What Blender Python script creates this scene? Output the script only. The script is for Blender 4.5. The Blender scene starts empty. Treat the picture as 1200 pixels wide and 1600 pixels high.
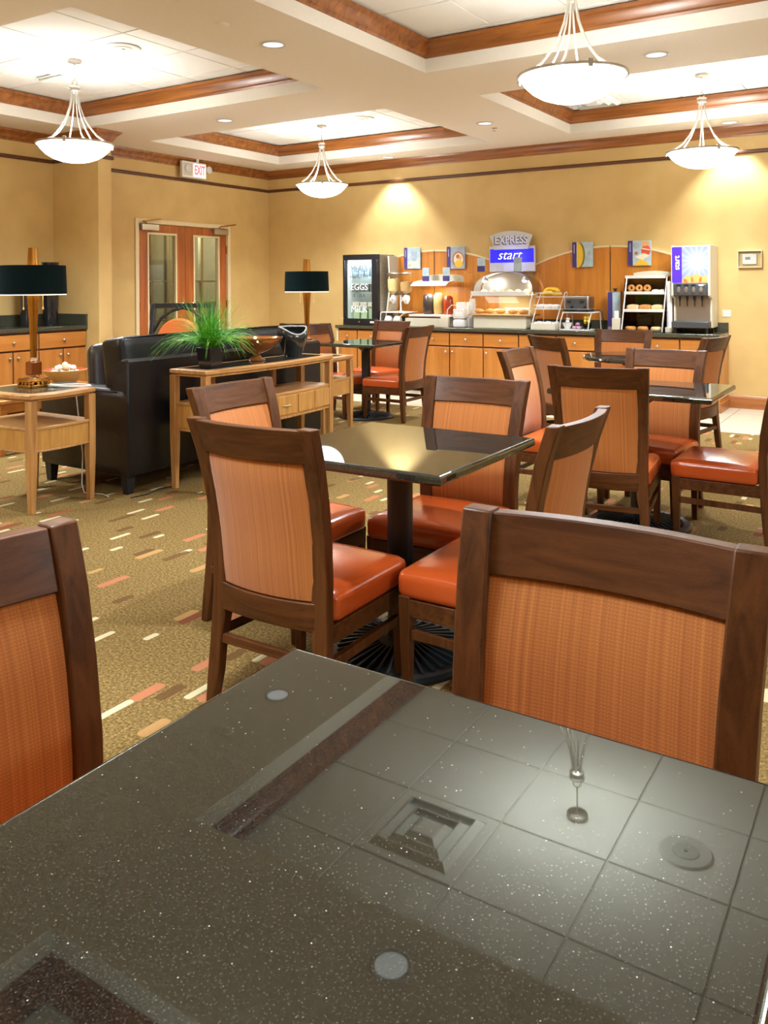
import bpy, bmesh, math, random
from mathutils import Vector, Matrix
random.seed(7)
C = bpy.context.scene.collection
sc = bpy.context.scene
PI = math.pi

# ---------------------------------------------------------------- camera
F_PX, CY, YAW, ROLL, EYE = 1310.3, 442.9, 0.564667, -0.0067056, 1.35
_c, _s = math.cos(YAW), math.sin(YAW)
fwd = Vector((-_s, _c, 0)); r0 = Vector((_c, _s, 0)); u0 = Vector((0, 0, 1))
cr, sr = math.cos(ROLL), math.sin(ROLL)
right = cr*r0 + sr*u0; up = -sr*r0 + cr*u0
cam = bpy.data.cameras.new('camera'); cam_o = bpy.data.objects.new('camera', cam); C.objects.link(cam_o)
cam_o.matrix_world = Matrix(((right.x, up.x, -fwd.x, 0), (right.y, up.y, -fwd.y, 0), (right.z, up.z, -fwd.z, EYE), (0, 0, 0, 1)))
cam.sensor_fit = 'HORIZONTAL'; cam.sensor_width = 36; cam.lens = 36*F_PX/1200
cam.shift_y = -(800-CY)/1200; cam.clip_start = .02
sc.camera = cam_o
# ---------------------------------------------------------------- world, exposure
w = bpy.data.worlds.new('world'); sc.world = w; w.use_nodes = True
w.node_tree.nodes['Background'].inputs[0].default_value = (.9, .85, .75, 1)
w.node_tree.nodes['Background'].inputs[1].default_value = .15
sc.view_settings.view_transform = 'Standard'; sc.view_settings.look = 'None'
sc.view_settings.gamma = 1; sc.view_settings.use_curve_mapping = False
sc.view_settings.exposure = 1.34
LAMP_UP = 8.5      # watts of the upward bulbs in each pendant
LAMP_DOWN = 110.0    # watts glowing down through each pendant bowl
BOWL_EMIT = 4.0
CAN_W = 78.0        # watts of each recessed downlight
WHITE = (.88, .95, 1.0)

# ---------------------------------------------------------------- materials
def new_mat(name):
    m = bpy.data.materials.new(name); m.use_nodes = True
    nt = m.node_tree; b = nt.nodes['Principled BSDF']
    return m, nt, b
def N(nt, t, **kw):
    n = nt.nodes.new(t)
    for k, v in kw.items(): setattr(n, k, v)
    return n
def mat(name, col, rough=.5, metal=0, spec=.5, emit=None, es=0, coat=0, noise=0, nscale=40, bump=0, bscale=200, ior=None):
    m, nt, b = new_mat(name)
    b.inputs['Base Color'].default_value = (*col, 1); b.inputs['Roughness'].default_value = rough
    b.inputs['Metallic'].default_value = metal; b.inputs['Specular IOR Level'].default_value = spec
    if ior: b.inputs['IOR'].default_value = ior
    if coat: b.inputs['Coat Weight'].default_value = coat; b.inputs['Coat Roughness'].default_value = .08
    if emit: b.inputs['Emission Color'].default_value = (*emit, 1); b.inputs['Emission Strength'].default_value = es
    tc = N(nt, 'ShaderNodeTexCoord')
    n = N(nt, 'ShaderNodeTexNoise'); n.inputs['Scale'].default_value = nscale; n.inputs['Detail'].default_value = 3
    nt.links.new(tc.outputs['Object'], n.inputs['Vector'])
    mx = N(nt, 'ShaderNodeMix', data_type='RGBA')
    k = max(noise, .04)
    mx.inputs[6].default_value = (*[c*(1-k) for c in col], 1); mx.inputs[7].default_value = (*[min(1, c*(1+k)) for c in col], 1)
    nt.links.new(n.outputs['Fac'], mx.inputs[0]); nt.links.new(mx.outputs[2], b.inputs['Base Color'])
    if bump:
        n2 = N(nt, 'ShaderNodeTexNoise'); n2.inputs['Scale'].default_value = bscale; n2.inputs['Detail'].default_value = 4
        nt.links.new(tc.outputs['Object'], n2.inputs['Vector'])
        bp = N(nt, 'ShaderNodeBump'); bp.inputs['Strength'].default_value = bump; bp.inputs['Distance'].default_value = .003
        nt.links.new(n2.outputs['Fac'], bp.inputs['Height']); nt.links.new(bp.outputs[0], b.inputs['Normal'])
    return m
def ramp(nt, stops):
    r = N(nt, 'ShaderNodeValToRGB'); e = r.color_ramp.elements
    while len(e) < len(stops): e.new(.5)
    for el, (p, c) in zip(e, stops): el.position = p; el.color = (*c, 1)
    return r
def wood(name, dark, light, axis='Z', rough=.35, scale=6, coat=.25, fine=1.0):
    m, nt, b = new_mat(name)
    tc = N(nt, 'ShaderNodeTexCoord'); mp = N(nt, 'ShaderNodeMapping')
    s = [scale*6]*3; s['XYZ'.index(axis)] = scale*.45
    mp.inputs['Scale'].default_value = s
    nt.links.new(tc.outputs['Object'], mp.inputs[0])
    n = N(nt, 'ShaderNodeTexNoise'); n.inputs['Scale'].default_value = 1; n.inputs['Detail'].default_value = 5; n.inputs['Distortion'].default_value = .6
    nt.links.new(mp.outputs[0], n.inputs['Vector'])
    mp2 = N(nt, 'ShaderNodeMapping'); s2 = [900*fine]*3; s2['XYZ'.index(axis)] = 30
    mp2.inputs['Scale'].default_value = s2; nt.links.new(tc.outputs['Object'], mp2.inputs[0])
    n2 = N(nt, 'ShaderNodeTexNoise'); n2.inputs['Scale'].default_value = 1; n2.inputs['Detail'].default_value = 2
    nt.links.new(mp2.outputs[0], n2.inputs['Vector'])
    ad = N(nt, 'ShaderNodeMath', operation='MULTIPLY_ADD'); ad.inputs[1].default_value = .3; nt.links.new(n2.outputs['Fac'], ad.inputs[0])
    nt.links.new(n.outputs['Fac'], ad.inputs[2])
    r = ramp(nt, [(.42, dark), (.85, light)])
    nt.links.new(ad.outputs[0], r.inputs[0]); nt.links.new(r.outputs[0], b.inputs['Base Color'])
    b.inputs['Roughness'].default_value = rough; b.inputs['Coat Weight'].default_value = coat; b.inputs['Coat Roughness'].default_value = .2
    return m

M = {}
def wall_mat():
    m, nt, b = new_mat('tan_wallcovering')
    tc = N(nt, 'ShaderNodeTexCoord')
    n = N(nt, 'ShaderNodeTexNoise'); n.inputs['Scale'].default_value = 260; n.inputs['Detail'].default_value = 3
    nt.links.new(tc.outputs['Object'], n.inputs['Vector'])
    n0 = N(nt, 'ShaderNodeTexNoise'); n0.inputs['Scale'].default_value = 3; nt.links.new(tc.outputs['Object'], n0.inputs['Vector'])
    r = ramp(nt, [(.35, (.62, .425, .165)), (.65, (.68, .48, .195))]); nt.links.new(n0.outputs['Fac'], r.inputs[0])
    nt.links.new(r.outputs[0], b.inputs['Base Color']); b.inputs['Roughness'].default_value = .55
    b.inputs['Specular IOR Level'].default_value = .3
    bp = N(nt, 'ShaderNodeBump'); bp.inputs['Strength'].default_value = .15; bp.inputs['Distance'].default_value = .002
    nt.links.new(n.outputs['Fac'], bp.inputs['Height']); nt.links.new(bp.outputs[0], b.inputs['Normal'])
    return m
M['wall'] = wall_mat()
M['soffit'] = mat('cream_plaster', (.85, .80, .71), .8, noise=.03, bump=.1, bscale=150)
M['fascia'] = mat('cream_paint', (.80, .76, .67), .7, noise=.02)
M['tile_white'] = mat('acoustic_tile', (.86, .86, .82), .9, noise=.03, nscale=300, bump=.25, bscale=350)
M['tbar'] = mat('ceiling_grid_metal', (.62, .61, .56), .5)
M['crown'] = wood('crown_molding_wood', (.16, .045, .008), (.40, .14, .028), 'X', .35, 3)
M['crown_y'] = M['crown']
M['rail'] = wood('dark_rail_wood', (.06, .018, .006), (.14, .045, .012), 'X', .4, 3)
M['base_wood'] = wood('baseboard_wood', (.28, .09, .02), (.50, .19, .05), 'X', .35, 3)
M['door_wood'] = wood('cherry_door_wood', (.30, .075, .014), (.50, .145, .030), 'Z', .35, 3)
M['maple'] = wood('honey_maple_cabinet', (.44, .155, .026), (.58, .235, .052), 'Z', .28, 2.5, .3)
M['maple_x'] = wood('honey_maple_cabinet_cross', (.44, .155, .026), (.58, .235, .052), 'X', .28, 2.5, .3)
M['panel_wood'] = wood('orange_veneer_panel', (.50, .165, .014), (.66, .26, .032), 'Z', .4, 2.5, .2)
M['walnut'] = wood('dark_walnut', (.047, .0145, .0035), (.128, .044, .0115), 'Z', .44, 7, .06)
M['walnut_x'] = wood('dark_walnut_cross', (.047, .0145, .0035), (.128, .044, .0115), 'X', .44, 7, .06)
for q_ in ('walnut', 'walnut_x'): M[q_].node_tree.nodes['Principled BSDF'].inputs['Specular IOR Level'].default_value = .28
M['oak'] = wood('light_oak', (.33, .145, .042), (.58, .31, .105), 'Z', .35, 6, .25)
M['oak_y'] = wood('light_oak_cross', (.36, .16, .05), (.62, .34, .12), 'Y', .33, 6, .25)
M['ochre'] = wood('ochre_veneer', (.40, .19, .04), (.62, .33, .09), 'Z', .35, 9, .25)
M['brown_edge'] = mat('dark_seam', (.10, .035, .012), .6)
M['trim_cream'] = mat('cream_metal_frame', (.78, .66, .42), .45)
M['chrome'] = mat('satin_chrome', (.75, .72, .68), .22, 1)
M['nickel'] = mat('brushed_nickel', (.55, .52, .46), .35, .9)
M['steel'] = mat('brushed_steel', (.55, .54, .52), .32, 1, noise=.1, nscale=120)
M['iron'] = mat('black_cast_iron', (.020, .027, .034), .42, .3, bump=.3, bscale=300)
M['black_leg'] = mat('black_powder_coat', (.012, .014, .016), .4, bump=.1, bscale=500)
M['black_plastic'] = mat('black_plastic', (.012, .012, .014), .3)
M['grey_plastic'] = mat('charcoal_plastic', (.06, .062, .066), .4)
M['white_plastic'] = mat('white_plastic', (.68, .67, .64), .35)
M['cream_plastic'] = mat('cream_laminate', (.64, .60, .47), .45)
M['white_ceramic'] = mat('white_ceramic', (.74, .74, .71), .2)
M['paper'] = mat('white_paper', (.76, .76, .76), .8)
M['leather'] = mat('black_leather', (.006, .006, .008), .36, spec=.42, noise=.25, nscale=14, bump=.35, bscale=60)
M['leather_brown'] = mat('espresso_leather', (.016, .010, .009), .34, spec=.5, noise=.25, nscale=14, bump=.35, bscale=60)
M['vinyl'] = mat('orange_red_vinyl', (.50, .085, .016), .20, spec=.6, noise=.06, nscale=9, bump=.05, bscale=140)
M['black_fabric'] = mat('black_silk_shade', (.004, .015, .020), .85, spec=.12, noise=.1, nscale=30)
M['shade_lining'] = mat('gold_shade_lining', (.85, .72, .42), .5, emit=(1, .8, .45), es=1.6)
M['amber'] = mat('amber_glass', (.26, .075, .015), .12, .5, spec=.8)
M['brass'] = mat('antique_brass', (.50, .25, .055), .22, 1)
M['brass_glow'] = mat('bright_brass', (.85, .55, .20), .3, .7)
M['dark_ceramic'] = mat('black_glazed_ceramic', (.015, .017, .020), .12, spec=.8)
M['bulb'] = mat('warm_bulb', (1, .9, .7), .5, emit=(1, .85, .6), es=8)
M['bowl_glass'] = mat('glowing_frosted_glass', (.95, .93, .88), .4, emit=(1, .97, .90), es=BOWL_EMIT)
M['can_glow'] = mat('downlight_lens', (.9, .93, 1), .4, emit=(.84, .91, 1), es=.36)
M['exit_red'] = mat('exit_letters_red', (.8, .03, .05), .5, emit=(1, .10, .12), es=.8)
M['sign_white'] = mat('sign_white', (.80, .80, .76), .5)
M['clear'] = None
def clear_glass(name, tint=(1, 1, 1), gloss=.09, rough=0.02):
    m = bpy.data.materials.new(name); m.use_nodes = True; nt = m.node_tree; nt.nodes.clear()
    o = N(nt, 'ShaderNodeOutputMaterial'); t = N(nt, 'ShaderNodeBsdfTransparent'); g = N(nt, 'ShaderNodeBsdfGlossy')
    t.inputs[0].default_value = (*tint, 1); g.inputs['Roughness'].default_value = rough
    fr = N(nt, 'ShaderNodeLayerWeight'); fr.inputs[0].default_value = .5
    pw = N(nt, 'ShaderNodeMath', operation='POWER'); pw.inputs[1].default_value = 4.5; nt.links.new(fr.outputs['Facing'], pw.inputs[0])
    ad = N(nt, 'ShaderNodeMath', operation='MULTIPLY_ADD'); ad.inputs[1].default_value = .7; ad.inputs[2].default_value = gloss*.4; ad.use_clamp = True
    nt.links.new(pw.outputs[0], ad.inputs[0])
    mx = N(nt, 'ShaderNodeMixShader'); nt.links.new(ad.outputs[0], mx.inputs[0])
    nt.links.new(t.outputs[0], mx.inputs[1]); nt.links.new(g.outputs[0], mx.inputs[2]); nt.links.new(mx.outputs[0], o.inputs[0])
    return m
M['clear'] = clear_glass('clear_acrylic', (.97, .98, .98), .08)
M['door_glass'] = clear_glass('door_glass', (.88, .88, .80), .10)
M['smoke'] = clear_glass('smoky_acrylic', (.33, .29, .25), .12)
M['glass_dish'] = mat('bronze_glass', (.38, .15, .045), .10, .35, spec=.8)

def granite(name, base, fleck, flecks=.018, rough=.06, ior=1.9, scale=420):
    m, nt, b = new_mat(name)
    tc = N(nt, 'ShaderNodeTexCoord')
    v = N(nt, 'ShaderNodeTexVoronoi'); v.inputs['Scale'].default_value = scale*.62
    nt.links.new(tc.outputs['Object'], v.inputs['Vector'])
    wn = N(nt, 'ShaderNodeTexWhiteNoise'); nt.links.new(v.outputs['Position'], wn.inputs['Vector'])
    gt = N(nt, 'ShaderNodeMath', operation='GREATER_THAN'); gt.inputs[1].default_value = .955; nt.links.new(wn.outputs['Value'], gt.inputs[0])
    lt = N(nt, 'ShaderNodeMath', operation='LESS_THAN'); lt.inputs[1].default_value = .24; nt.links.new(v.outputs['Distance'], lt.inputs[0])
    mu = N(nt, 'ShaderNodeMath', operation='MULTIPLY'); nt.links.new(gt.outputs[0], mu.inputs[0]); nt.links.new(lt.outputs[0], mu.inputs[1])
    n = N(nt, 'ShaderNodeTexNoise'); n.inputs['Scale'].default_value = scale; n.inputs['Detail'].default_value = 2
    nt.links.new(tc.outputs['Object'], n.inputs['Vector'])
    r = ramp(nt, [(.38, base), (.55, tuple(min(1, c*2.0+.004) for c in base)), (.72, tuple(min(1, c*6+.02) for c in base))])
    nt.links.new(n.outputs['Fac'], r.inputs[0])
    mx = N(nt, 'ShaderNodeMix', data_type='RGBA'); mx.inputs[7].default_value = (*fleck, 1)
    sp = N(nt, 'ShaderNodeSeparateColor'); nt.links.new(wn.outputs['Color'], sp.inputs[0]); pw = N(nt, 'ShaderNodeMath', operation='POWER'); pw.inputs[1].default_value = 2.0; nt.links.new(sp.outputs[1], pw.inputs[0])
    mf = N(nt, 'ShaderNodeMath', operation='MULTIPLY'); nt.links.new(mu.outputs[0], mf.inputs[0]); nt.links.new(pw.outputs[0], mf.inputs[1])
    nt.links.new(mf.outputs[0], mx.inputs[0]); nt.links.new(r.outputs[0], mx.inputs[6])
    nt.links.new(mx.outputs[2], b.inputs['Base Color'])
    b.inputs['Roughness'].default_value = rough; b.inputs['IOR'].default_value = ior; b.inputs['Specular Tint'].default_value = (.93, 1, .90, 1)
    return m
M['granite'] = granite('black_granite', (.0065, .0075, .0065), (.55, .55, .48), rough=.018, ior=2.05)
M['counter'] = granite('brown_green_granite', (.030, .030, .020), (.22, .18, .11), rough=.12, ior=1.55, scale=260)

def fabric():
    m, nt, b = new_mat('woven_orange_fabric')
    tc = N(nt, 'ShaderNodeTexCoord'); sx = N(nt, 'ShaderNodeSeparateXYZ'); nt.links.new(tc.outputs['Object'], sx.inputs[0])
    def math_(op, a, bb=None, cc=None):
        n = N(nt, 'ShaderNodeMath', operation=op)
        for i, v in enumerate((a, bb, cc)):
            if v is None: continue
            if isinstance(v, (int, float)): n.inputs[i].default_value = v
            else: nt.links.new(v, n.inputs[i])
        return n.outputs[0]
    # stripes of varied yarn, running up the back
    n1 = N(nt, 'ShaderNodeTexNoise', noise_dimensions='1D'); n1.inputs['Scale'].default_value = 120; n1.inputs['Detail'].default_value = 3
    nt.links.new(sx.outputs[0], n1.inputs['W'])
    r = ramp(nt, [(.30, (.37, .108, .014)), (.5, (.42, .128, .017)), (.70, (.49, .165, .026))])
    nt.links.new(n1.outputs['Fac'], r.inputs[0])
    # knit chevrons, 5 mm columns
    u = math_('MULTIPLY', sx.outputs[0], 165.0); fu = math_('FRACT', u); a = math_('ABSOLUTE', math_('SUBTRACT', fu, .5))
    v = math_('MULTIPLY_ADD', sx.outputs[2], 175.0, math_('MULTIPLY', a, 1.1)); fv = math_('FRACT', v)
    st = math_('GREATER_THAN', fv, .52); mid = math_('LESS_THAN', a, .40)
    k = math_('MULTIPLY', st, mid)
    mx = N(nt, 'ShaderNodeMix', data_type='RGBA'); mx.inputs[7].default_value = (.60, .235, .045, 1)
    kk = math_('MULTIPLY', k, math_('MULTIPLY_ADD', n1.outputs['Fac'], 1.1, -.05)); nt.links.new(kk, mx.inputs[0]); nt.links.new(r.outputs[0], mx.inputs[6])
    nt.links.new(mx.outputs[2], b.inputs['Base Color']); b.inputs['Roughness'].default_value = .75
    b.inputs['Sheen Weight'].default_value = .25
    bp = N(nt, 'ShaderNodeBump'); bp.inputs['Strength'].default_value = .35; bp.inputs['Distance'].default_value = .0015
    nt.links.new(k, bp.inputs['Height']); nt.links.new(bp.outputs[0], b.inputs['Normal'])
    return m
M['fabric'] = fabric()

def carpet():
    m, nt, b = new_mat('olive_patterned_carpet')
    tc = N(nt, 'ShaderNodeTexCoord'); P = tc.outputs['Object']
    sx = N(nt, 'ShaderNodeSeparateXYZ'); nt.links.new(P, sx.inputs[0])
    def mt(op, a, bb=None, cc=None):
        n = N(nt, 'ShaderNodeMath', operation=op)
        for i, v in enumerate((a, bb, cc)):
            if v is None: continue
            if isinstance(v, (int, float)): n.inputs[i].default_value = v
            else: nt.links.new(v, n.inputs[i])
        return n.outputs[0]
    # pile
    n = N(nt, 'ShaderNodeTexNoise'); n.inputs['Scale'].default_value = 95; n.inputs['Detail'].default_value = 4; n.inputs['Roughness'].default_value = .7; nt.links.new(P, n.inputs['Vector'])
    n2 = N(nt, 'ShaderNodeTexNoise'); n2.inputs['Scale'].default_value = 2.2; n2.inputs['Detail'].default_value = 2; nt.links.new(P, n2.inputs['Vector'])
    base = ramp(nt, [(.28, (.062, .036, .010)), (.5, (.195, .125, .040)), (.72, (.42, .30, .12))]); nt.links.new(n.outputs['Fac'], base.inputs[0])
    cur = base.outputs[0]
    # layers of dashes woven along the room's length: cell size, half length, half width, share, offsets, colours
    layers = [(.185, .30, .074, .0215, .42, 0.0, 0.0, [(.0, (.42, .155, .070)), (.5, (.45, .165, .085)), (.8, (.44, .25, .095))], .0),
              (.16, .28, .062, .0145, .42, .31, .17, [(.0, (.60, .54, .34)), (.7, (.64, .57, .37)), (.9, (.44, .27, .09))], .0),
              (.20, .31, .080, .022, .40, .77, .53, [(.0, (.125, .062, .022)), (.55, (.19, .055, .026)), (.9, (.36, .11, .05))], .0)]
    for i, (cx, cy, hl, hw, share, ox, oy, cols, _) in enumerate(layers):
        ux = mt('DIVIDE', mt('ADD', sx.outputs[0], ox), cx)
        col = mt('FLOOR', ux)
        wn0 = N(nt, 'ShaderNodeTexWhiteNoise', noise_dimensions='1D'); nt.links.new(mt('ADD', col, 11.3*i), wn0.inputs['W'])
        uy = mt('ADD', mt('DIVIDE', mt('ADD', sx.outputs[1], oy), cy), wn0.outputs['Value'])
        row = mt('FLOOR', uy)
        cb = N(nt, 'ShaderNodeCombineXYZ'); nt.links.new(col, cb.inputs[0]); nt.links.new(row, cb.inputs[1]); cb.inputs[2].default_value = i*3.7
        wn = N(nt, 'ShaderNodeTexWhiteNoise'); nt.links.new(cb.outputs[0], wn.inputs['Vector'])
        sc_ = N(nt, 'ShaderNodeSeparateColor'); nt.links.new(wn.outputs['Color'], sc_.inputs[0])
        fx = mt('MULTIPLY', mt('SUBTRACT', mt('FRACT', ux), mt('MULTIPLY_ADD', sc_.outputs[0], .5, .25)), cx)
        fy = mt('MULTIPLY', mt('SUBTRACT', mt('FRACT', uy), mt('MULTIPLY_ADD', sc_.outputs[1], .2, .4)), cy)
        h = mt('MULTIPLY', hl, mt('MULTIPLY_ADD', sc_.outputs[2], .6, .55))
        qx = mt('ABSOLUTE', fx); qy = mt('MAXIMUM', mt('SUBTRACT', mt('ABSOLUTE', fy), mt('SUBTRACT', h, hw)), 0.0)
        # squarish dashes: rounded only at the corners
        d = mt('POWER', mt('ADD', mt('POWER', mt('DIVIDE', qx, hw), 3.0), mt('POWER', mt('DIVIDE', qy, hw), 2.4)), .35)
        dn = mt('ADD', d, mt('MULTIPLY', mt('SUBTRACT', n.outputs['Fac'], .5), .5))
        ins = mt('LESS_THAN', dn, 1.0)
        pres = mt('LESS_THAN', wn.outputs['Value'], share)
        k = mt('MULTIPLY', ins, pres)
        wn3 = N(nt, 'ShaderNodeTexWhiteNoise', noise_dimensions='1D'); nt.links.new(mt('ADD', wn.outputs['Value'], i*1.0), wn3.inputs['W'])
        rr = ramp(nt, cols); rr.color_ramp.interpolation = 'CONSTANT'; nt.links.new(wn3.outputs['Value'], rr.inputs[0])
        mx = N(nt, 'ShaderNodeMix', data_type='RGBA'); nt.links.new(mt('MULTIPLY', k, .88), mx.inputs[0])
        nt.links.new(cur, mx.inputs[6]); nt.links.new(rr.outputs[0], mx.inputs[7]); cur = mx.outputs[2]
    nt.links.new(mx.outputs[2], b.inputs['Base Color']); b.inputs['Roughness'].default_value = .95; b.inputs['Specular IOR Level'].default_value = .1
    bp = N(nt, 'ShaderNodeBump'); bp.inputs['Strength'].default_value = .6; bp.inputs['Distance'].default_value = .004
    nt.links.new(n.outputs['Fac'], bp.inputs['Height']); nt.links.new(bp.outputs[0], b.inputs['Normal'])
    return m
M['carpet'] = carpet()
M['floor_tile'] = mat('beige_floor_tile', (.56, .50, .39), .35, noise=.08, nscale=12)
M['grout'] = mat('floor_grout', (.42, .37, .28), .8)

# ---------------------------------------------------------------- mesh helpers
class MB:
    def __init__(s): s.v = []; s.f = []; s.m = []; s.cur = 0
    def add(s, vs, fs, xf=None):
        o = len(s.v)
        s.v += [tuple(xf @ Vector(p)) if xf else tuple(p) for p in vs]
        s.f += [tuple(i+o for i in f) for f in fs]; s.m += [s.cur]*len(fs); return s
    def box(s, x0, x1, y0, y1, z0, z1, xf=None):
        return s.add([(x0,y0,z0),(x1,y0,z0),(x1,y1,z0),(x0,y1,z0),(x0,y0,z1),(x1,y0,z1),(x1,y1,z1),(x0,y1,z1)],
                     [(0,3,2,1),(4,5,6,7),(0,1,5,4),(1,2,6,5),(2,3,7,6),(3,0,4,7)], xf)
    def hexa(s, lo, hi, xf=None):   # two quads, lower and upper
        return s.add(list(lo)+list(hi), [(0,3,2,1),(4,5,6,7),(0,1,5,4),(1,2,6,5),(2,3,7,6),(3,0,4,7)], xf)
    def prism(s, poly, a, b, plane='xy', xf=None):
        n = len(poly)
        def p3(p, h): return {'xy': (p[0], p[1], h), 'xz': (p[0], h, p[1]), 'yz': (h, p[0], p[1])}[plane]
        vs = [p3(p, a) for p in poly]+[p3(p, b) for p in poly]
        fs = [tuple(range(n))[::-1], tuple(range(n, 2*n))]+[(i, (i+1) % n, (i+1) % n+n, i+n) for i in range(n)]
        return s.add(vs, fs, xf)
    def lathe(s, prof, seg=24, c=(0, 0, 0), xf=None, caps=True, sx=1, sy=1):
        vs = []; fs = []; n = len(prof)
        for i in range(seg):
            a = 2*PI*i/seg
            for r, z in prof: vs.append((c[0]+r*math.cos(a)*sx, c[1]+r*math.sin(a)*sy, c[2]+z))
        for i in range(seg):
            j = (i+1) % seg
            for k in range(n-1): fs.append((i*n+k, j*n+k, j*n+k+1, i*n+k+1))
        if caps:
            if prof[0][0] > 1e-6: fs.append(tuple(i*n for i in range(seg))[::-1])
            if prof[-1][0] > 1e-6: fs.append(tuple(i*n+n-1 for i in range(seg)))
        return s.add(vs, fs, xf)
    def loft(s, rows, closed=True, caps=True, xf=None):   # rows of points
        n = len(rows[0]); vs = [p for r in rows for p in r]; fs = []
        for i in range(len(rows)-1):
            for k in range(n if closed else n-1):
                l = (k+1) % n
                fs.append((i*n+k, i*n+l, (i+1)*n+l, (i+1)*n+k))
        if caps and closed: fs.append(tuple(range(n))[::-1]); fs.append(tuple((len(rows)-1)*n+k for k in range(n)))
        return s.add(vs, fs, xf)
    def tube(s, pts, r, seg=8, xf=None, closed=False):
        pts = [Vector(p) for p in pts]; rows = []; n = len(pts)
        prev = None
        for i, p in enumerate(pts):
            if closed: t = (pts[(i+1) % n]-pts[i-1]).normalized()
            else: t = (pts[min(i+1, n-1)]-pts[max(i-1, 0)]).normalized()
            a = prev if prev is not None else (Vector((0, 0, 1)) if abs(t.z) < .9 else Vector((1, 0, 0)))
            nx = (a-t*a.dot(t)).normalized(); ny = t.cross(nx); prev = nx
            rr = r[i] if isinstance(r, (list, tuple)) else r
            rows.append([tuple(p+nx*rr*math.cos(2*PI*k/seg)+ny*rr*math.sin(2*PI*k/seg)) for k in range(seg)])
        if closed: rows.append(rows[0])
        return s.loft(rows, True, not closed, xf)
    def sweep(s, path, prof, closed=False):   # path in XY, prof = (offset to the left, z); mitred
        n = len(path); rows = []
        def nrm(a, b):
            d = Vector((b[0]-a[0], b[1]-a[1])).normalized(); return Vector((-d.y, d.x))
        for i, p in enumerate(path):
            if closed or 0 < i < n-1:
                n1 = nrm(path[i-1], p); n2 = nrm(p, path[(i+1) % n]); m = (n1+n2)/(1+n1.dot(n2))
            else: m = nrm(path[i], path[i+1]) if i == 0 else nrm(path[i-1], path[i])
            rows.append([(p[0]+m.x*o, p[1]+m.y*o, z) for o, z in prof])
        if closed: rows.append(rows[0])
        return s.loft(rows, True, not closed)
    def cushion(s, x0, x1, y0, y1, z0, z1, r=.03, puff=.02, n=7, puff_all=False, xf=None):
        cx, cy, cz = (x0+x1)/2, (y0+y1)/2, (z0+z1)/2; h = ((x1-x0)/2, (y1-y0)/2, (z1-z0)/2)
        r = min(r, *[q*.98 for q in h]); inner = [q-r for q in h]
        bm = bmesh.new(); bmesh.ops.create_cube(bm, size=2)
        bmesh.ops.subdivide_edges(bm, edges=bm.edges[:], cuts=n, use_grid_fill=True)
        vs = []
        for v in bm.verts:
            q = []
            for k in range(3):     # crowd the samples towards the edges so corners stay round
                t = v.co[k]; q.append(math.copysign(abs(t)**.6, t)*h[k])
            p = Vector(q); c = Vector([max(-inner[k], min(inner[k], p[k])) for k in range(3)])
            d = p-c
            if d.length > 1e-9: p = c+d.normalized()*r
            u, vv = p.x/h[0], p.y/h[1]
            b_ = max(0, 1-u*u)*max(0, 1-vv*vv)
            if p.z > 0: p.z += puff*b_
            elif puff_all: p.z -= puff*b_
            vs.append((p.x+cx, p.y+cy, p.z+cz))
        bm.verts.index_update()
        fs = [[v.index for v in f.verts] for f in bm.faces]; bm.free()
        return s.add(vs, fs, xf)
    def build(s, name, mats, parent=None, bevel=0, seg=2, smooth=30, loc=None):
        me = bpy.data.meshes.new(name); me.from_pydata(s.v, [], s.f); me.validate(); me.update()
        if not isinstance(mats, (list, tuple)): mats = [mats]
        for m in mats: me.materials.append(m)
        if len(mats) > 1 and len(me.polygons) == len(s.m): me.polygons.foreach_set('material_index', s.m)
        bm = bmesh.new(); bm.from_mesh(me); bmesh.ops.recalc_face_normals(bm, faces=bm.faces[:]); bm.to_mesh(me); bm.free()
        if smooth:
            me.polygons.foreach_set('use_smooth', [True]*len(me.polygons)); me.set_sharp_from_angle(angle=math.radians(smooth))
        o = bpy.data.objects.new(name, me); C.objects.link(o)
        if loc: o.location = loc
        if parent: o.parent = parent
        if bevel:
            b = o.modifiers.new('bevel', 'BEVEL'); b.width = bevel; b.segments = seg; b.limit_method = 'ANGLE'; b.angle_limit = math.radians(40)
        return o
def tag(o, label=None, cat=None, group=None, kind=None):
    for k, v in (('label', label), ('category', cat), ('group', group), ('kind', kind)):
        if v: o[k] = v
    return o
def thing(name, label, cat, loc=(0, 0, 0), rz=0, group=None):
    o = bpy.data.objects.new(name, None); C.objects.link(o); o.location = loc; o.rotation_euler = (0, 0, rz); o.empty_display_size = .1
    return tag(o, label, cat, group)
def dup(root, loc, rz=0, label=None, group=None):
    r = root.copy(); C.objects.link(r); r.location = loc; r.rotation_euler = (0, 0, rz)
    tag(r, label, None, group)
    for ch in list(root.children):
        c = ch.copy(); C.objects.link(c); c.parent = r
        for g in list(ch.children):
            d = g.copy(); C.objects.link(d); d.parent = c
    return r
def struct(o): o['kind'] = 'structure'; return o
def light(name, kind, loc, power, col=(1, 1, 1), size=.1, rot=None, **kw):
    l = bpy.data.lights.new(name, kind); l.energy = power; l.color = col
    if kind == 'AREA': l.size = size
    elif kind in ('POINT', 'SPOT'): l.shadow_soft_size = size
    for k, v in kw.items(): setattr(l, k, v)
    o = bpy.data.objects.new(name, l); C.objects.link(o); o.location = loc
    if rot: o.rotation_euler = rot
    return o
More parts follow.
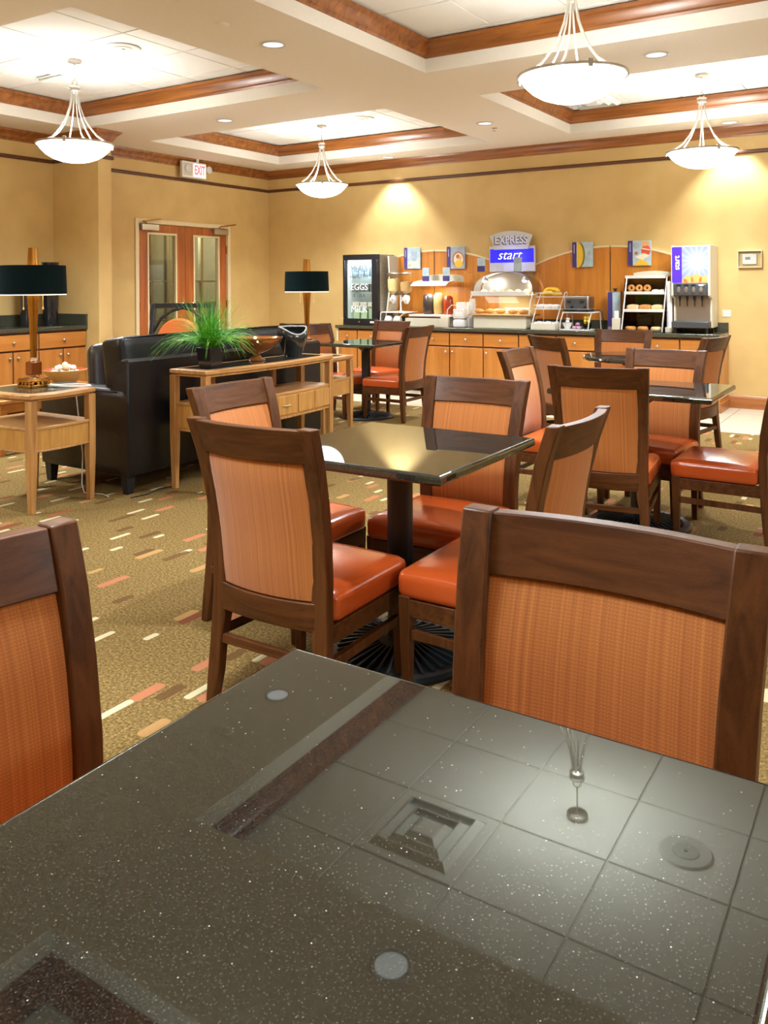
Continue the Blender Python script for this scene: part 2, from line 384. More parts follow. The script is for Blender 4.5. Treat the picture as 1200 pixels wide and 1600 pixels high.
def text(body, size, mat_, parent, loc, rot, name='lettering', extrude=.001, shear=0, align='CENTER', sx=1.0, offset=0):
    cu = bpy.data.curves.new(name, 'FONT'); cu.body = body; cu.size = size; cu.extrude = extrude; cu.align_x = align; cu.align_y = 'CENTER'; cu.shear = shear
    cu.resolution_u = 3; cu.offset = offset
    t = bpy.data.objects.new(name+'_curve', cu); C.objects.link(t)
    bpy.context.view_layer.update()
    me = bpy.data.meshes.new_from_object(t.evaluated_get(bpy.context.evaluated_depsgraph_get()))
    C.objects.unlink(t); bpy.data.objects.remove(t)
    me.name = name; me.materials.clear(); me.materials.append(mat_)
    o = bpy.data.objects.new(name, me); C.objects.link(o); o.location = loc; o.rotation_euler = rot; o.scale = (sx, 1, 1)
    if parent: o.parent = parent
    return o
FRONT = (PI/2, 0, 0)            # text standing up, read from -Y
SIDE = (PI/2, 0, PI/2)          # text standing up, read from +X
# ================================================================ ROOM
XL, XR, YB, YF, ZC, ZT = -8.05, 4.5, 9.54, -1.5, 3.0, 3.25
PX, PY0, PY1 = -7.295, 5.88, 6.05      # the short wing wall
DY0, DY1, DZ = 7.03, 8.70, 2.165       # double door opening in the left wall
struct(MB().box(XL-.12, XR+.12, YF-.12, 7.96, -.06, 0).build('floor', M['carpet'], smooth=0))
ft = MB().box(XL-.12, XR+.12, 7.96, YB+.12, -.06, -.006).build('floor_tiled', M['grout'], smooth=0); struct(ft)
# tiles before the buffet, each one its own piece
ts = .405; tile_me = {}
ny = 4; yw = (YB-7.96)/ny
for i in range(31):
    for j in range(ny):
        x0 = XL+i*ts
        key = 'a'
        if key not in tile_me:
            o = MB().box(.003, ts-.003, .003, yw-.003, -.006, .0).build('tile', M['floor_tile'], ft, smooth=0); tile_me[key] = o.data
        else:
            o = bpy.data.objects.new('tile', tile_me[key]); C.objects.link(o); o.parent = ft
        o.location = (x0, 7.96+j*yw, 0)
# walls
lw = MB()
lw.box(XL-.12, XL, YF, DY0, 0, ZT+.1); lw.box(XL-.12, XL, DY1, YB+.12, 0, ZT+.1); lw.box(XL-.12, XL, DY0, DY1, DZ, ZT+.1)
struct(lw.build('wall_left', M['wall'], smooth=0))
struct(MB().box(XL, XR+.12, YB, YB+.12, 0, ZT+.1).build('wall_back', M['wall'], smooth=0))
struct(MB().box(XR, XR+.12, YF, YB, 0, ZT+.1).build('wall_right', M['wall'], smooth=0))
struct(MB().box(XL-.12, XR+.12, YF-.12, YF, 0, ZT+.1).build('wall_front', M['wall'], smooth=0))
struct(MB().box(XL, PX, PY0, PY1, 0, ZC).build('wall_wing', M['wall'], smooth=0))
ROOM = [(XR, YF), (XR, YB), (XL, YB), (XL, PY1), (PX, PY1), (PX, PY0), (XL, PY0), (XL, YF)]
crown = [(0, 2.885), (.014, 2.885), (.018, 2.90), (.030, 2.912), (.040, 2.94), (.062, 2.965), (.078, 2.975), (.085, 2.999), (0, 2.999)]
struct(MB().sweep(ROOM, crown, True).build('trim_1', M['crown'], smooth=20))
rail = [(0, 2.695), (.016, 2.695), (.022, 2.705), (.022, 2.722), (.014, 2.736), (0, 2.736)]
struct(MB().sweep(ROOM, rail, True).build('trim_2', M['rail'], smooth=20))
bb = [(0, 0), (.018, 0), (.018, .105), (.012, .125), (.006, .135), (0, .135)]
struct(MB().sweep([(XR, YB), (-1.70, YB)], bb).build('baseboard_back', M['base_wood'], smooth=20))
struct(MB().sweep([(-6.46, YB), (XL, YB), (XL, DY1+.07)], bb).build('baseboard_corner', M['base_wood'], smooth=20))
struct(MB().sweep([(XL, DY0-.07), (XL, PY1), (PX, PY1), (PX, PY0)], bb).build('baseboard_left', M['base_wood'], smooth=20))
struct(MB().sweep([(XR, YF), (XR, YB)], bb).build('baseboard_right', M['base_wood'], smooth=20))

# coffered ceiling: a soffit grid with nine openings
XS = [(-7.40, -4.21), (-3.24, -.07), (.90, 4.07)]; YS = [(-.28, 2.33), (3.20, 5.74), (6.68, 9.00)]
ce = MB()
xs = [XL-.12]+[q for p in XS for q in p]+[XR+.12]; ys = [YF-.12]+[q for p in YS for q in p]+[YB+.12]
for i in range(len(xs)-1):
    for j in range(len(ys)-1):
        if i % 2 == 1 and j % 2 == 1: continue
        ce.box(xs[i], xs[i+1], ys[j], ys[j+1], ZC, ZT+.1)
ceil_o = struct(ce.build('ceiling', M['soffit'], smooth=0))
ctrim = [(0, 3.108), (.012, 3.108), (.018, 3.125), (.030, 3.133), (.038, 3.160), (.062, 3.195), (.078, 3.205), (.084, 3.232), (0, 3.232)]
tiles = {}
k = 2
for (x0, x1) in XS:
    for (y0, y1) in YS:
        k += 1
        path = [(x0, y0), (x1, y0), (x1, y1), (x0, y1)]
        struct(MB().sweep(path, [(0, 3.0), (.004, 3.0), (.004, 3.109), (0, 3.109)], True).build('trim_%d' % k, M['fascia'], smooth=0))
        k += 1
        struct(MB().sweep(path, ctrim, True).build('trim_%d' % k, M['crown'], smooth=20))
        g = MB().box(x0, x1, y0, y1, ZT+.004, ZT+.03).build('ceiling_grid', M['tbar'], ceil_o, smooth=0)
        off = -2.625 if x0 > -4 else -5.63
        lx = [off+.612*n for n in range(-12, 14)]; ly = [(9.09 if y0 > 6 else (4.385 if x0 > -4 else 4.28))+.612*n for n in range(-12, 14)]
        bx = [x0+.01]+[q for q in lx if x0+.05 < q < x1-.05]+[x1-.01]; by = [y0+.01]+[q for q in ly if y0+.05 < q < y1-.05]+[y1-.01]
        for i in range(len(bx)-1):
            for j in range(len(by)-1):
                wq, hq = round(bx[i+1]-bx[i], 3), round(by[j+1]-by[j], 3)
                if (wq, hq) not in tiles:
                    o = MB().box(.007, wq-.007, .007, hq-.007, -.004, .008).build('ceiling_tile', M['tile_white'], ceil_o, smooth=0); tiles[(wq, hq)] = o.data
                else:
                    o = bpy.data.objects.new('ceiling_tile', tiles[(wq, hq)]); C.objects.link(o); o.parent = ceil_o
                o.location = (bx[i], by[j], ZT)

# pendants
def make_pendant(label, loc):
    t = thing('pendant_lamp', label, 'pendant lamp', loc, .45, 'bowl pendant lamps')
    # origin at the ceiling; bowl rim 0.66 m below
    RZ = -.715; R = .305
    MB().lathe([(.055, 0), (.062, -.006), (.058, -.022), (.035, -.03), (.012, -.032), (.008, -.04)], 24, caps=True).build('canopy', M['nickel'], t)
    st = MB().tube([(0, 0, -.035), (0, 0, -.17)], .0045, 8); st.tube([(.022*math.cos(a), 0, -.195+.024*math.sin(a)) for a in [2*PI*q/16 for q in range(16)]], .004, 6, closed=True)
    st.build('stem', M['nickel'], t)
    MB().lathe([(.02, -.215), (.042, -.22), (.044, -.232), (.036, -.236), (.036, -.25), (.042, -.254), (.040, -.262), (.02, -.27), (.012, -.285)], 20).build('hub', M['nickel'], t)
    for q in range(6):
        a = 2*PI*q/6+.2
        pts = [(rr*math.cos(a), rr*math.sin(a), zz) for rr, zz in [(r9, -.262+(RZ+.012+.262)*f9) for r9, f9 in ((.022, 0), (.03, .15), (.045, .31), (.075, .495), (.12, .68), (.18, .85), (.245, .955), (R-.012, 1))]]
        MB().tube(pts, .0065, 8).build('arm', M['nickel'], t)
    rim = MB(); rim.lathe([(R, RZ-.004), (R+.010, RZ-.004), (R+.012, RZ+.004), (R+.010, RZ+.012), (R, RZ+.012)], 48, caps=False)
    rim.lathe([(R, RZ-.004), (R, RZ+.012)], 48, caps=False)
    rim.build('rim', M['nickel'], t)
    for q in range(3):
        a = 2*PI*q/3+.2+PI/6
        cl = MB().box(R+.004, R+.017, -.014, .014, RZ-.020, RZ+.024, Matrix.Rotation(a, 4, 'Z')); cl.build('clip', M['nickel'], t, .002)
    bw = [(0.0, RZ-.150), (.06, RZ-.147), (.12, RZ-.136), (.18, RZ-.114), (.23, RZ-.084), (.27, RZ-.046), (.295, RZ-.012), (R+.004, RZ)]
    MB().lathe(bw+[(R-.004, RZ+.003), (.29, RZ-.010), (.263, RZ-.042), (.22, RZ-.080), (.17, RZ-.108), (.11, RZ-.130), (0, RZ-.142)], 48, caps=False).build('glass_bowl', M['bowl_glass'], t, smooth=60)
    l = light('bulb_light', 'POINT', (0, 0, RZ+.02), LAMP_UP, WHITE, .07); l.parent = t
    l = light('bowl_light', 'SPOT', (0, 0, RZ-.17), LAMP_DOWN, WHITE, .25, spot_size=math.radians(165), spot_blend=.6); l.parent = t
    return t
pends = [((-1.66, 4.66), 'large bowl pendant hanging nearest, in front of the far buffet wall'),
         ((-1.64, 8.04), 'bowl pendant at the far right, hanging before the buffet wall near the drink machine'),
         ((-5.96, 4.57), 'bowl pendant at the left, hanging above the black sofa and near end table'),
         ((-5.98, 8.07), 'smallest looking bowl pendant, hanging near the corner of the two walls'),
         ((-1.66, 1.10), 'bowl pendant above the nearest dining table, out of the picture'),
         ((-5.97, 1.10), 'bowl pendant behind the lounge, out of the picture on the left'),
         ((2.46, 4.65), 'bowl pendant on the right side of the room, out of the picture'),
         ((2.46, 1.10), 'bowl pendant at the right behind the nearest table, out of the picture'),
         ((2.46, 8.05), 'bowl pendant at the far right corner, out of the picture')]
PEN0 = None
for (x, y), lab in pends:
    make_pendant(lab, (x, y, ZT-.004))
# recessed downlights
def downlight(x, y, label, wall=False):
    t = thing('downlight', label, 'downlight', (x, y, ZC), 0, 'recessed downlights')
    MB().lathe([(.070, -.001), (.088, -.001), (.090, -.006), (.084, -.009), (.070, -.007)], 32, caps=False).build('trim_ring', M['white_plastic'], t)
    MB().lathe([(0, -.0035), (.072, -.003), (.072, -.001), (0, -.001)], 28, caps=False).build('lens', M['can_glow'], t)
    l = light('can_light', 'SPOT', (0, 0, -.03), CAN_W*(.68 if wall else 1), (.93, .97, 1), .06, spot_size=math.radians(92 if wall else 80), spot_blend=.5); l.parent = t
for x, y, lab, wl in [(-3.72, 4.47, 'recessed downlight in the soffit left of the nearest pendant', 0), (-5.85, 6.27, 'recessed downlight in the beam above the exit sign', 0),
        (-1.58, 6.21, 'recessed downlight in the beam right of the nearest pendant', 0), (-3.75, 7.89, 'recessed downlight beside the sprinkler in the middle beam', 0),
        (-5.81, 9.29, 'recessed downlight close to the back wall, above the glass door fridge', 1), (-1.62, 9.30, 'recessed downlight close to the back wall, above the drink machine', 1),
        (-1.85, 2.94, 'recessed downlight above the nearer tables, out of the picture', 0), (-5.85, 2.78, 'recessed downlight above the sofa front, out of the picture', 0), (2.46, 6.2, 'recessed downlight on the right of the room, out of the picture', 0)]:
    downlight(x, y, lab, wl)
t = thing('sprinkler_head', 'tiny chrome sprinkler head in the soffit beside a downlight', 'sprinkler', (-3.78, 8.19, ZC))
MB().lathe([(.03, 0), (.032, -.005), (.012, -.008), (.010, -.03), (.022, -.034), (0, -.036)], 16).build('escutcheon', M['chrome'], t)
t = thing('smoke_detector', 'faint cream disc detector on the soffit', 'detector', (-3.70, 3.94, ZC))
MB().lathe([(.045, 0), (.045, -.012), (.03, -.02), (0, -.021)], 24).build('housing', M['soffit'], t)
# speakers and air diffusers in the coffers
for x, y, lab in [(-5.32, 4.54, 'round white ceiling speaker beside the left pendant'), (-5.34, 7.99, 'round white ceiling speaker beside the far corner pendant'),
                  (-1.06, 4.67, 'round white ceiling speaker mirrored in the nearest tabletop'), (-1.02, 8.02, 'round white ceiling speaker at the far right edge of the ceiling')]:
    t = thing('ceiling_speaker', lab, 'speaker', (x, y, ZT-.004), 0, 'ceiling speakers')
    MB().lathe([(.135, 0), (.14, -.004), (.13, -.012), (.11, -.010), (0, -.010)], 36).build('grille', M['white_plastic'], t)
    MB().lathe([(.07, -.0102), (.068, -.014), (0, -.014)], 24).build('cone', mat('speaker_cone', (.55, .55, .50), .6) if x == -5.32 else bpy.data.materials['speaker_cone'], t)
    MB().lathe([(.012, -.013), (.010, -.020), (0, -.021)], 12).build('knob', M['nickel'], t)
for x, y, lab in [(-6.548, 4.586, 'square air diffuser in the ceiling tile left of the left pendant'), (-6.548, 8.17, 'square air diffuser in the ceiling left of the far corner pendant'),
                  (-2.32, 4.08, 'stepped square air diffuser mirrored in the nearest tabletop'), (-2.85, 8.60, 'square air diffuser behind the nearest pendant')]:
    t = thing('air_diffuser', lab, 'vent', (x, y, ZT-.004), 0, 'ceiling air diffusers')
    sq = lambda h: [(-h, -h), (h, -h), (h, h), (-h, h)]
    MB().sweep(sq(.298), [(0, 0), (0, -.004), (.05, -.004), (.055, 0)], True).build('frame', M['tile_white'], t, smooth=0)
    for i, h in enumerate((.235, .165, .10)):
        MB().sweep(sq(h), [(0, -.002), (-.004, -.002), (.030, -.034), (.036, -.034)], True).build('louvre', M['tile_white'], t, smooth=0)
    MB().box(-.06, .06, -.06, .06, -.034, -.03).build('center_plate', M['tile_white'], t, smooth=0)

# ================================================================ DOUBLE DOOR
FX = XL
fr = MB()
prof = [(-.06, .0), (.0, .0)]
def yz_frame(mb, y0, y1, z0, z1, w, x0, x1, bottom=True):
    mb.box(x0, x1, y0, y0+w, z0, z1); mb.box(x0, x1, y1-w, y1, z0, z1); mb.box(x0, x1, y0+w, y1-w, z1-w, z1)
    if bottom: mb.box(x0, x1, y0+w, y1-w, z0, z0+w)
f = MB(); yz_frame(f, DY0-.005, DY1+.005, 0, DZ+.005, .055, FX-.12, FX+.018, False)
struct(f.build('door_frame', M['trim_cream'], bevel=.004))
def door_leaf(name, y0, y1, label, glassmat, knob_y):
    t = bpy.data.objects.new(name, None); C.objects.link(t); t.location = (FX-.03, 0, 0); struct(t)
    zt = DZ-.055
    g0, g1 = (y0+.16, y1-.17) if y0 < 7.5 else (y0+.16, y1-.16)
    gz0, gz1 = .45, 1.985
    L = MB(); L.box(-.022, .022, y0, g0, .012, zt); L.box(-.022, .022, g1, y1, .012, zt); L.box(-.022, .022, g0, g1, .012, gz0); L.box(-.022, .022, g0, g1, gz1, zt)
    L.build('door_leaf', M['door_wood'], t, .003)
    fr = MB(); yz_frame(fr, g0-.022, g1+.022, gz0-.022, gz1+.022, .026, -.03, .032); fr.build('glass_stop', M['trim_cream'], t, .003)
    MB().box(-.004, .004, g0, g1, gz0, gz1).build('pane', glassmat, t, smooth=0)
    kb = MB(); rot = Matrix.Translation((.022, knob_y, 1.095)) @ Matrix.Rotation(PI/2, 4, 'Y')
    kb.lathe([(.032, 0), (.034, .004), (.030, .010), (.012, .014), (.011, .035), (.024, .042), (.031, .052), (.030, .064), (.018, .072), (0, .074)], 20, xf=rot)
    kb.build('door_knob', M['chrome'], t)
    hy = y0+.002 if y0 < 7.5 else y1-.002
    for z in (.3, 1.08, 1.83):
        MB().lathe([(.009, -.055), (.009, .055)], 10, (.03, hy, z)).build('hinge', M['brass'], t)
    return t
d1 = door_leaf('door_1', DY0+.058, 7.868, '', M['door_glass'], 7.775)
d2 = door_leaf('door_2', 7.874, DY1-.058, '', M['door_glass'], 7.965)
for y0, lab, sgn, nm in [(7.10, 'grey door closer above the left door leaf', 1, 0), (8.36, 'grey door closer above the right door leaf', -1, 0)]:
    t = thing('door_closer', lab, 'door closer', (FX+.0, y0, 2.04))
    MB().box(.0, .055, 0, .27, -.01, .065).build('closer_body', M['steel'], t, .004)
    MB().tube([(.03, .10, .07), (.05, .02 if sgn > 0 else .12, .10), (.06, .30 if sgn > 0 else .40, .14)], .009, 6).build('closer_arm', M['brass'], t)
# vestibule beyond the doors
v = MB(); vx0 = XL-2.6
v.box(vx0-.1, XL-.12, DY0-1.0, DY1+1.0, -.06, 0); v.box(vx0-.1, XL-.12, DY0-1.1, DY0-1.0, 0, 2.6); v.box(vx0-.1, XL-.12, DY1+1.0, DY1+1.1, 0, 2.6); v.box(vx0-.2, vx0-.1, DY0-1.1, DY1+1.1, 0, 2.6); v.box(vx0-.2, XL-.12, DY0-1.1, DY1+1.1, 2.6, 2.7)
struct(v.build('wall_vestibule', mat('vestibule_paint', (.46, .43, .34), .7), smooth=0))
wn = bpy.data.objects.new('window_1', None); C.objects.link(wn); wn.location = (XL-.75, 0, 0); struct(wn)
for y in (6.75, 7.06, 7.30, 7.62, 7.95, 8.24, 8.56, 8.9): MB().box(-.03, .03, y-.022, y+.022, 0, 2.4).build('mullion', M['steel'] if y in (7.30, 8.24) else bpy.data.materials['vestibule_paint'], wn, .003)
for z in (.55, .86, 1.06, 1.40): MB().box(-.025, .025, 6.3, 9.4, z-.012 if z != 1.06 else z-.04, z+.012 if z != 1.06 else z+.04).build('transom', M['steel'], wn, .003)
MB().box(-.006, .006, 6.3, 9.4, .03, 2.4).build('pane', M['door_glass'], wn, smooth=0)
tv = thing('wall_screen', 'small blue lit screen seen through the left door glass', 'screen', (XL-1.6, 8.02, 1.42))
MB().box(-.03, 0, -.3, .3, -.45, .35).build('screen_case', M['black_plastic'], tv, .005)
MB().box(.0, .004, -.26, .26, .05, .29).build('display', mat('lit_display', (.2, .3, .6), .3, emit=(.25, .4, 1), es=.45), tv, smooth=0)
light('vestibule_fill', 'POINT', (XL-1.0, 8.5, 2.4), 34, (1, .97, .92), .2)  # unseen lamp, added to brighten the view through the door glass

# exit sign with emergency lamp heads
t = thing('exit_sign', 'white EXIT sign box with two lamp heads above the double door', 'sign', (XL+.10, 7.93, 2.845))
MB().box(-.035, .012, -.215, .215, -.105, .105).build('sign_box', M['sign_white'], t, .006)
MB().box(.0121, .015, -.02, .20, -.085, .085).build('sign_face', mat('sign_glow_panel', (.9, .78, .74), .5, emit=(1, .80, .76), es=.35), t, .002)
text('EXIT', .165, M['exit_red'], t, (.0165, .09, 0), SIDE, extrude=.001, sx=.56, offset=.004)
MB().box(.0121, .014, -.20, -.04, -.08, .08).build('lens_plate', M['cream_plastic'], t, .002)
MB().lathe([(.05, 0), (.052, .01), (.045, .016), (0, .018)], 24, xf=Matrix.Translation((.013, -.125, .01)) @ Matrix.Rotation(PI/2, 4, 'Y')).build('lens', M['white_plastic'], t)
MB().tube([(-.01, .07, .10), (-.01, .07, .153)], .02, 10).build('mount_stem', M['sign_white'], t)
MB().lathe([(.0, -.045), (.030, -.04), (.045, -.015), (.05, .02), (.046, .028), (0, .03)], 20, xf=Matrix.Translation((-.005, .265, .03)) @ Matrix.Rotation(PI/2, 4, 'Y')).build('lamp_head', M['white_plastic'], t)
# thermostat and outlet on the back wall
t = thing('thermostat', 'white thermostat with small grey display in a clear guard box', 'thermostat', (-1.468, YB, 1.58))
MB().box(-.075, .065, -.030, 0, -.055, .055).build('thermostat_body', M['white_plastic'], t, .006)
MB().box(-.045, .005, -.033, -.030, -.005, .022).build('display', mat('grey_lcd', (.22, .26, .22), .3), t)
MB().box(-.118, .118, -.05, -.002, -.09, .09).build('guard_box', M['clear'], t, .006)
gf = MB(); gf.sweep([(-.118, -.09), (.118, -.09), (.118, .09), (-.118, .09)], [(0, 0), (.008, 0), (.008, .05), (0, .05)], True)
for i, p in enumerate(gf.v): gf.v[i] = (p[0], -p[2], p[1])
gf.build('guard_frame', M['cream_plastic'], t, .002)
t = thing('wall_outlet', 'cream outlet plate low on the back wall beside the drink machine', 'outlet', (-1.705, YB, 1.003))
MB().box(-.045, .045, -.006, 0, -.04, .04).build('cover_plate', M['cream_plastic'], t, .002)
for z in (-.018, .018): MB().box(-.03, .03, -.0085, -.006, z-.012, z+.012).build('socket', M['white_plastic'], t, .002)
# ================================================================ DINING TABLES
def stone_top(mb, x0, x1, y0, y1, z1, th=.034, r=.012):
    rows = []
    arc = [(r*(1-math.sin(q)), r*(1-math.cos(q))) for q in [PI/2*i/9 for i in range(10)]]
    for ins, z in [(i_, z1-th+dz) for i_, dz in arc]+[(i_, z1-dz) for i_, dz in arc[::-1]]:
        rows.append([(x0+ins, y0+ins, z), (x1-ins, y0+ins, z), (x1-ins, y1-ins, z), (x0+ins, y1-ins, z)])
    return mb.loft(rows)
def pedestal(t, zt, R=.275, n=36, oy=0):
    MB().lathe([(.047, .05), (.047, zt-.05)], 24, (0, oy, 0), caps=False).build('pole', M['black_leg'], t)
    MB().box(-.15, .15, -.15+oy, .15+oy, zt-.044, zt-.034).lathe([(.05, zt-.09), (.11, zt-.044)], 20, (0, oy, 0)).build('mounting_plate', M['black_leg'], t, .002)
    b = MB(); b.lathe([(R, 0), (R+.003, .012), (R-.012, .022), (R-.045, .023), (R-.055, .014), (.095, .036), (.085, .052), (.06, .060), (.052, .070)], 64)
    for i in range(n):
        a = 2*PI*i/n; xf = Matrix.Rotation(a, 4, 'Z')
        b.hexa([(.085, -.0035, .040), (R-.048, -.007, .013), (R-.048, .007, .013), (.085, .0035, .040)],
               [(.085, -.0025, .056), (R-.040, -.005, .026), (R-.040, .005, .026), (.085, .0025, .056)], xf)
    o = b.build('base', M['iron'], t); o.location = (0, oy, 0)
def square_table(label, cx, cy, w, d, rz=0, zt=.76, oy=0):
    t = thing('dining_table', label, 'table', (cx, cy, 0), rz, 'black stone topped dining tables')
    stone_top(MB(), -w/2, w/2, -d/2, d/2, zt).build('tabletop', M['granite'], t, smooth=0)
    pedestal(t, zt, oy=oy); return t
square_table('nearest dining table, its speckled black stone top filling the bottom of the picture', -.480, .695, .758, .765)
square_table('square black stone dining table in the middle, mirroring the back wall', -1.600, 2.625, .75, .75)
square_table('square black stone dining table at the right, behind a chair seen from its back', -1.305, 4.775, .875, .66, oy=-.074)
square_table('square black dining table far left, before the glass door fridge', -4.71, 7.085, .66, .72)
t = thing('round_dining_table', 'round black dining table before the buffet, mostly hidden by chairs', 'table', (-1.93, 6.76, 0), 0, 'black stone topped dining tables')
MB().lathe([(.0, .722), (.365, .722), (.381, .728), (.385, .738), (.381, .750), (.373, .757), (.365, .76), (.0, .76)], 64).build('tabletop', M['granite'], t, smooth=14)
pedestal(t, .756)

# ================================================================ DINING CHAIRS
def lerp(a, b, t): return a+(b-a)*t
def curve(tab, z):
    for (z0, v0), (z1, v1) in zip(tab, tab[1:]):
        if z <= z1: return lerp(v0, v1, (z-z0)/(z1-z0))
    return tab[-1][1]
BACK_Y = [(0, -.232), (.20, -.214), (.34, -.205), (.46, -.203), (.58, -.212), (.70, -.232), (.82, -.262), (.93, -.300)]
BACK_X = [(0, .240), (.20, .233), (.36, .227), (.50, .228), (.70, .236), (.93, .249)]
SAG = .034
def back_pt(u, z, dy):   # u -1..1 across the inner width, bulging backward at the middle
    x = curve(BACK_X, z)-.028
    return (u*x, curve(BACK_Y, z)-SAG*(1-u*u)*min(1, max(0, (z-.25)/.1))+dy, z)
def make_chair(label, loc, rz):
    t = thing('dining_chair', label, 'chair', loc, rz, 'walnut chairs with orange seats at the dining tables')
    # rear legs run up into the back posts
    for s in (-1, 1):
        rows = []
        for z in (0, .10, .20, .28, .34, .40, .46, .52, .58, .64, .70, .76, .82, .875, .93):
            y = curve(BACK_Y, z); xo = curve(BACK_X, z); wd = .034 if z < .05 else (.044 if z < .25 else .055); th = .034 if z < .05 else .040 if z < .3 else .042
            rows.append([(s*xo, y-th/2, z), (s*xo, y+th/2, z), (s*(xo-wd), y+th/2, z), (s*(xo-wd), y-th/2, z)])
        MB().loft(rows).build('rear_leg', M['walnut'], t, .004)
    # front legs
    for s in (-1, 1):
        b, h = .014, .021
        MB().hexa([(s*.214-b, .216-b, 0), (s*.214+b, .216-b, 0), (s*.214+b, .216+b, 0), (s*.214-b, .216+b, 0)],
                  [(s*.214-h, .216-h, .335), (s*.214+h, .216-h, .335), (s*.214+h, .216+h, .335), (s*.214-h, .216+h, .335)]).build('front_leg', M['walnut'], t, .003)
    us = [-1+2*i/14 for i in range(15)]
    def slab(z0, z1, f, bk, n=4, bow=0, name='', m=None, bev=.003):
        rows = []
        for u in us:
            q0 = z0; q1 = z1
            front = [back_pt(u, lerp(q0, q1, i/n), f+bow*(1-abs(2*i/n-1)**4)*(1-abs(u)**6)) for i in range(n+1)]
            backp = [back_pt(u, lerp(q1, q0, i/n), bk-bow*(1-abs(2*i/n-1)**4)*(1-abs(u)**6)) for i in range(n+1)]
            rows.append(front+backp)
        MB().loft(rows).build(name, m, t, bev, smooth=40)
    slab(.822, .926, .017, -.017, 3, 0, 'top_rail', M['walnut_x'])
    slab(.305, .392, .015, -.017, 3, 0, 'lower_rail', M['walnut_x'])
    slab(.394, .821, .010, -.010, 10, .013, 'back_panel', M['fabric'], .004)
    # seat
    MB().cushion(-.236, .236, -.186, .248, .322, .416, .030, .020, 9).build('seat', M['vinyl'], t, smooth=60)
    a = MB(); a.box(-.222, .222, .215, .236, .268, .326); a.box(-.232, -.208, -.19, .22, .268, .326); a.box(.208, .232, -.19, .22, .268, .326)
    a.build('seat_frame', M['walnut_x'], t, .003)
    for s in (-1, 1):
        MB().hexa([(s*.214-.010, .21, .195), (s*.214+.010, .21, .195), (s*.236+.0, -.20, .195), (s*.222-.010, -.20, .195)],
                  [(s*.214-.010, .21, .225), (s*.214+.010, .21, .225), (s*.236+.0, -.20, .225), (s*.222-.010, -.20, .225)]).build('stretcher', M['walnut'], t, .002)
    MB().box(-.225, .225, -.226, -.206, .195, .223).build('stretcher', M['walnut_x'], t, .002)
    MB().box(-.205, .205, .205, .223, .238, .264).build('stretcher', M['walnut_x'], t, .002)
    return t
R_ = math.radians
chairs = [  # x, y, heading (0 faces +Y), label
 (-1.708, 2.228, 0, 'dining chair in the middle seen from behind, nearest side of the middle table'),
 (-1.192, 2.564, PI/2, 'dining chair right of the middle table, half hidden by the large near chair'),
 (-1.640, 3.050, PI, 'dining chair at the far side of the middle table, facing the camera'),
 (-2.185, 2.690, -PI/2, 'dining chair at the left side of the middle table, before the console'),
 (-.994, .728, -PI/2, 'dining chair cut off by the left edge of the picture, beside the nearest table'),
 (-.452, 1.125, PI, 'largest dining chair at the right, pushed up to the nearest table and facing the camera'),
 (-1.377, 4.392, R_(7), 'dining chair seen from behind at the right hand table'),
 (-.848, 4.745, PI/2, 'dining chair at the right edge of the picture, light tiles mirrored in its seat'),
 (-1.335, 5.030, PI-R_(5), 'dining chair at the far side of the right hand table, facing the camera'),
 (-1.850, 4.950, -PI/2, 'dining chair at the left side of the right hand table'),
 (-2.170, 7.070, PI, 'dining chair at the far side of the round table, close to the buffet'),
 (-2.270, 6.460, R_(-37), 'dining chair angled at the left of the round table, before the buffet drawers'),
 (-1.570, 6.780, R_(80), 'dining chair at the right of the round table, by the end of the buffet'),
 (-5.010, 7.720, PI-R_(8), 'dining chair before the buffet at the far left table, facing the camera'),
 (-4.405, 7.145, PI/2, 'dining chair at the right side of the far left table'),
 (-5.015, 7.040, -PI/2, 'dining chair at the left side of the far left table, behind the far lamp'),
 (-5.700, 7.420, R_(25), 'dining chair showing only its top rail behind the sofa and the far lamp'),
]
for i, (x, y, a, lab) in enumerate(chairs):
    if i == 0: chair0 = make_chair(lab, (x, y, 0), a)
    else:
        o = dup(chair0, (x, y, 0), a, lab)
        if i == 5: o.scale = (1.075, 1, 1)

# ================================================================ LOUNGE
# leather sofa: back towards +X, running along Y
t = thing('leather_sofa', 'long black leather sofa seen from behind', 'sofa', (-4.72, 4.68, 0))
def L2(x, y): return x+4.72, y-4.68
s_ = MB()
x0, x1 = L2(-5.16, 0)[0], L2(-4.255, 0)[0]; ya, yb = L2(0, 3.640)[1], L2(0, 5.72)[1]
# frame: back with a sloping front edge
prof = [(x1-.22, .12), (x1-.005, .12), (x1, .14), (x1, .855), (x1-.02, .872), (x1-.06, .872), (x1-.085, .855), (x1-.22, .55)]
rows = []
ya9 = ya+.008; yb9 = yb-.008
for y in (ya9, ya+.020, ya+.05, (ya+yb)/2, yb-.05, yb-.020, yb9):
    k = .012 if y in (ya9, yb9) else 0
    rows.append([(px-(.012 if px > x1-.01 and k else 0), y, pz-(.012 if k and pz > .8 else 0)) for px, pz in prof])
MB().loft(rows).build('back_frame', M['leather'], t, smooth=35)
for nm, y0, y1 in (('arm', ya, ya+.19), ('arm', yb-.19, yb)):
    MB().cushion(x0+.02, x1-.004, y0, y1, .12, .672, .022, .004, 5).build(nm, M['leather'] if 0 else M['leather_brown'], t, smooth=60)
MB().box(x0+.05, x1-.03, ya+.17, yb-.17, .12, .34).build('seat_rail', M['leather'], t, .01)
yc = (ya+yb)/2
for y0, y1 in ((ya+.20, yc-.005), (yc+.005, yb-.20)):
    MB().cushion(x0, x1-.22, y0, y1, .33, .50, .05, .03, 7).build('seat_cushion', M['leather'], t, smooth=60)
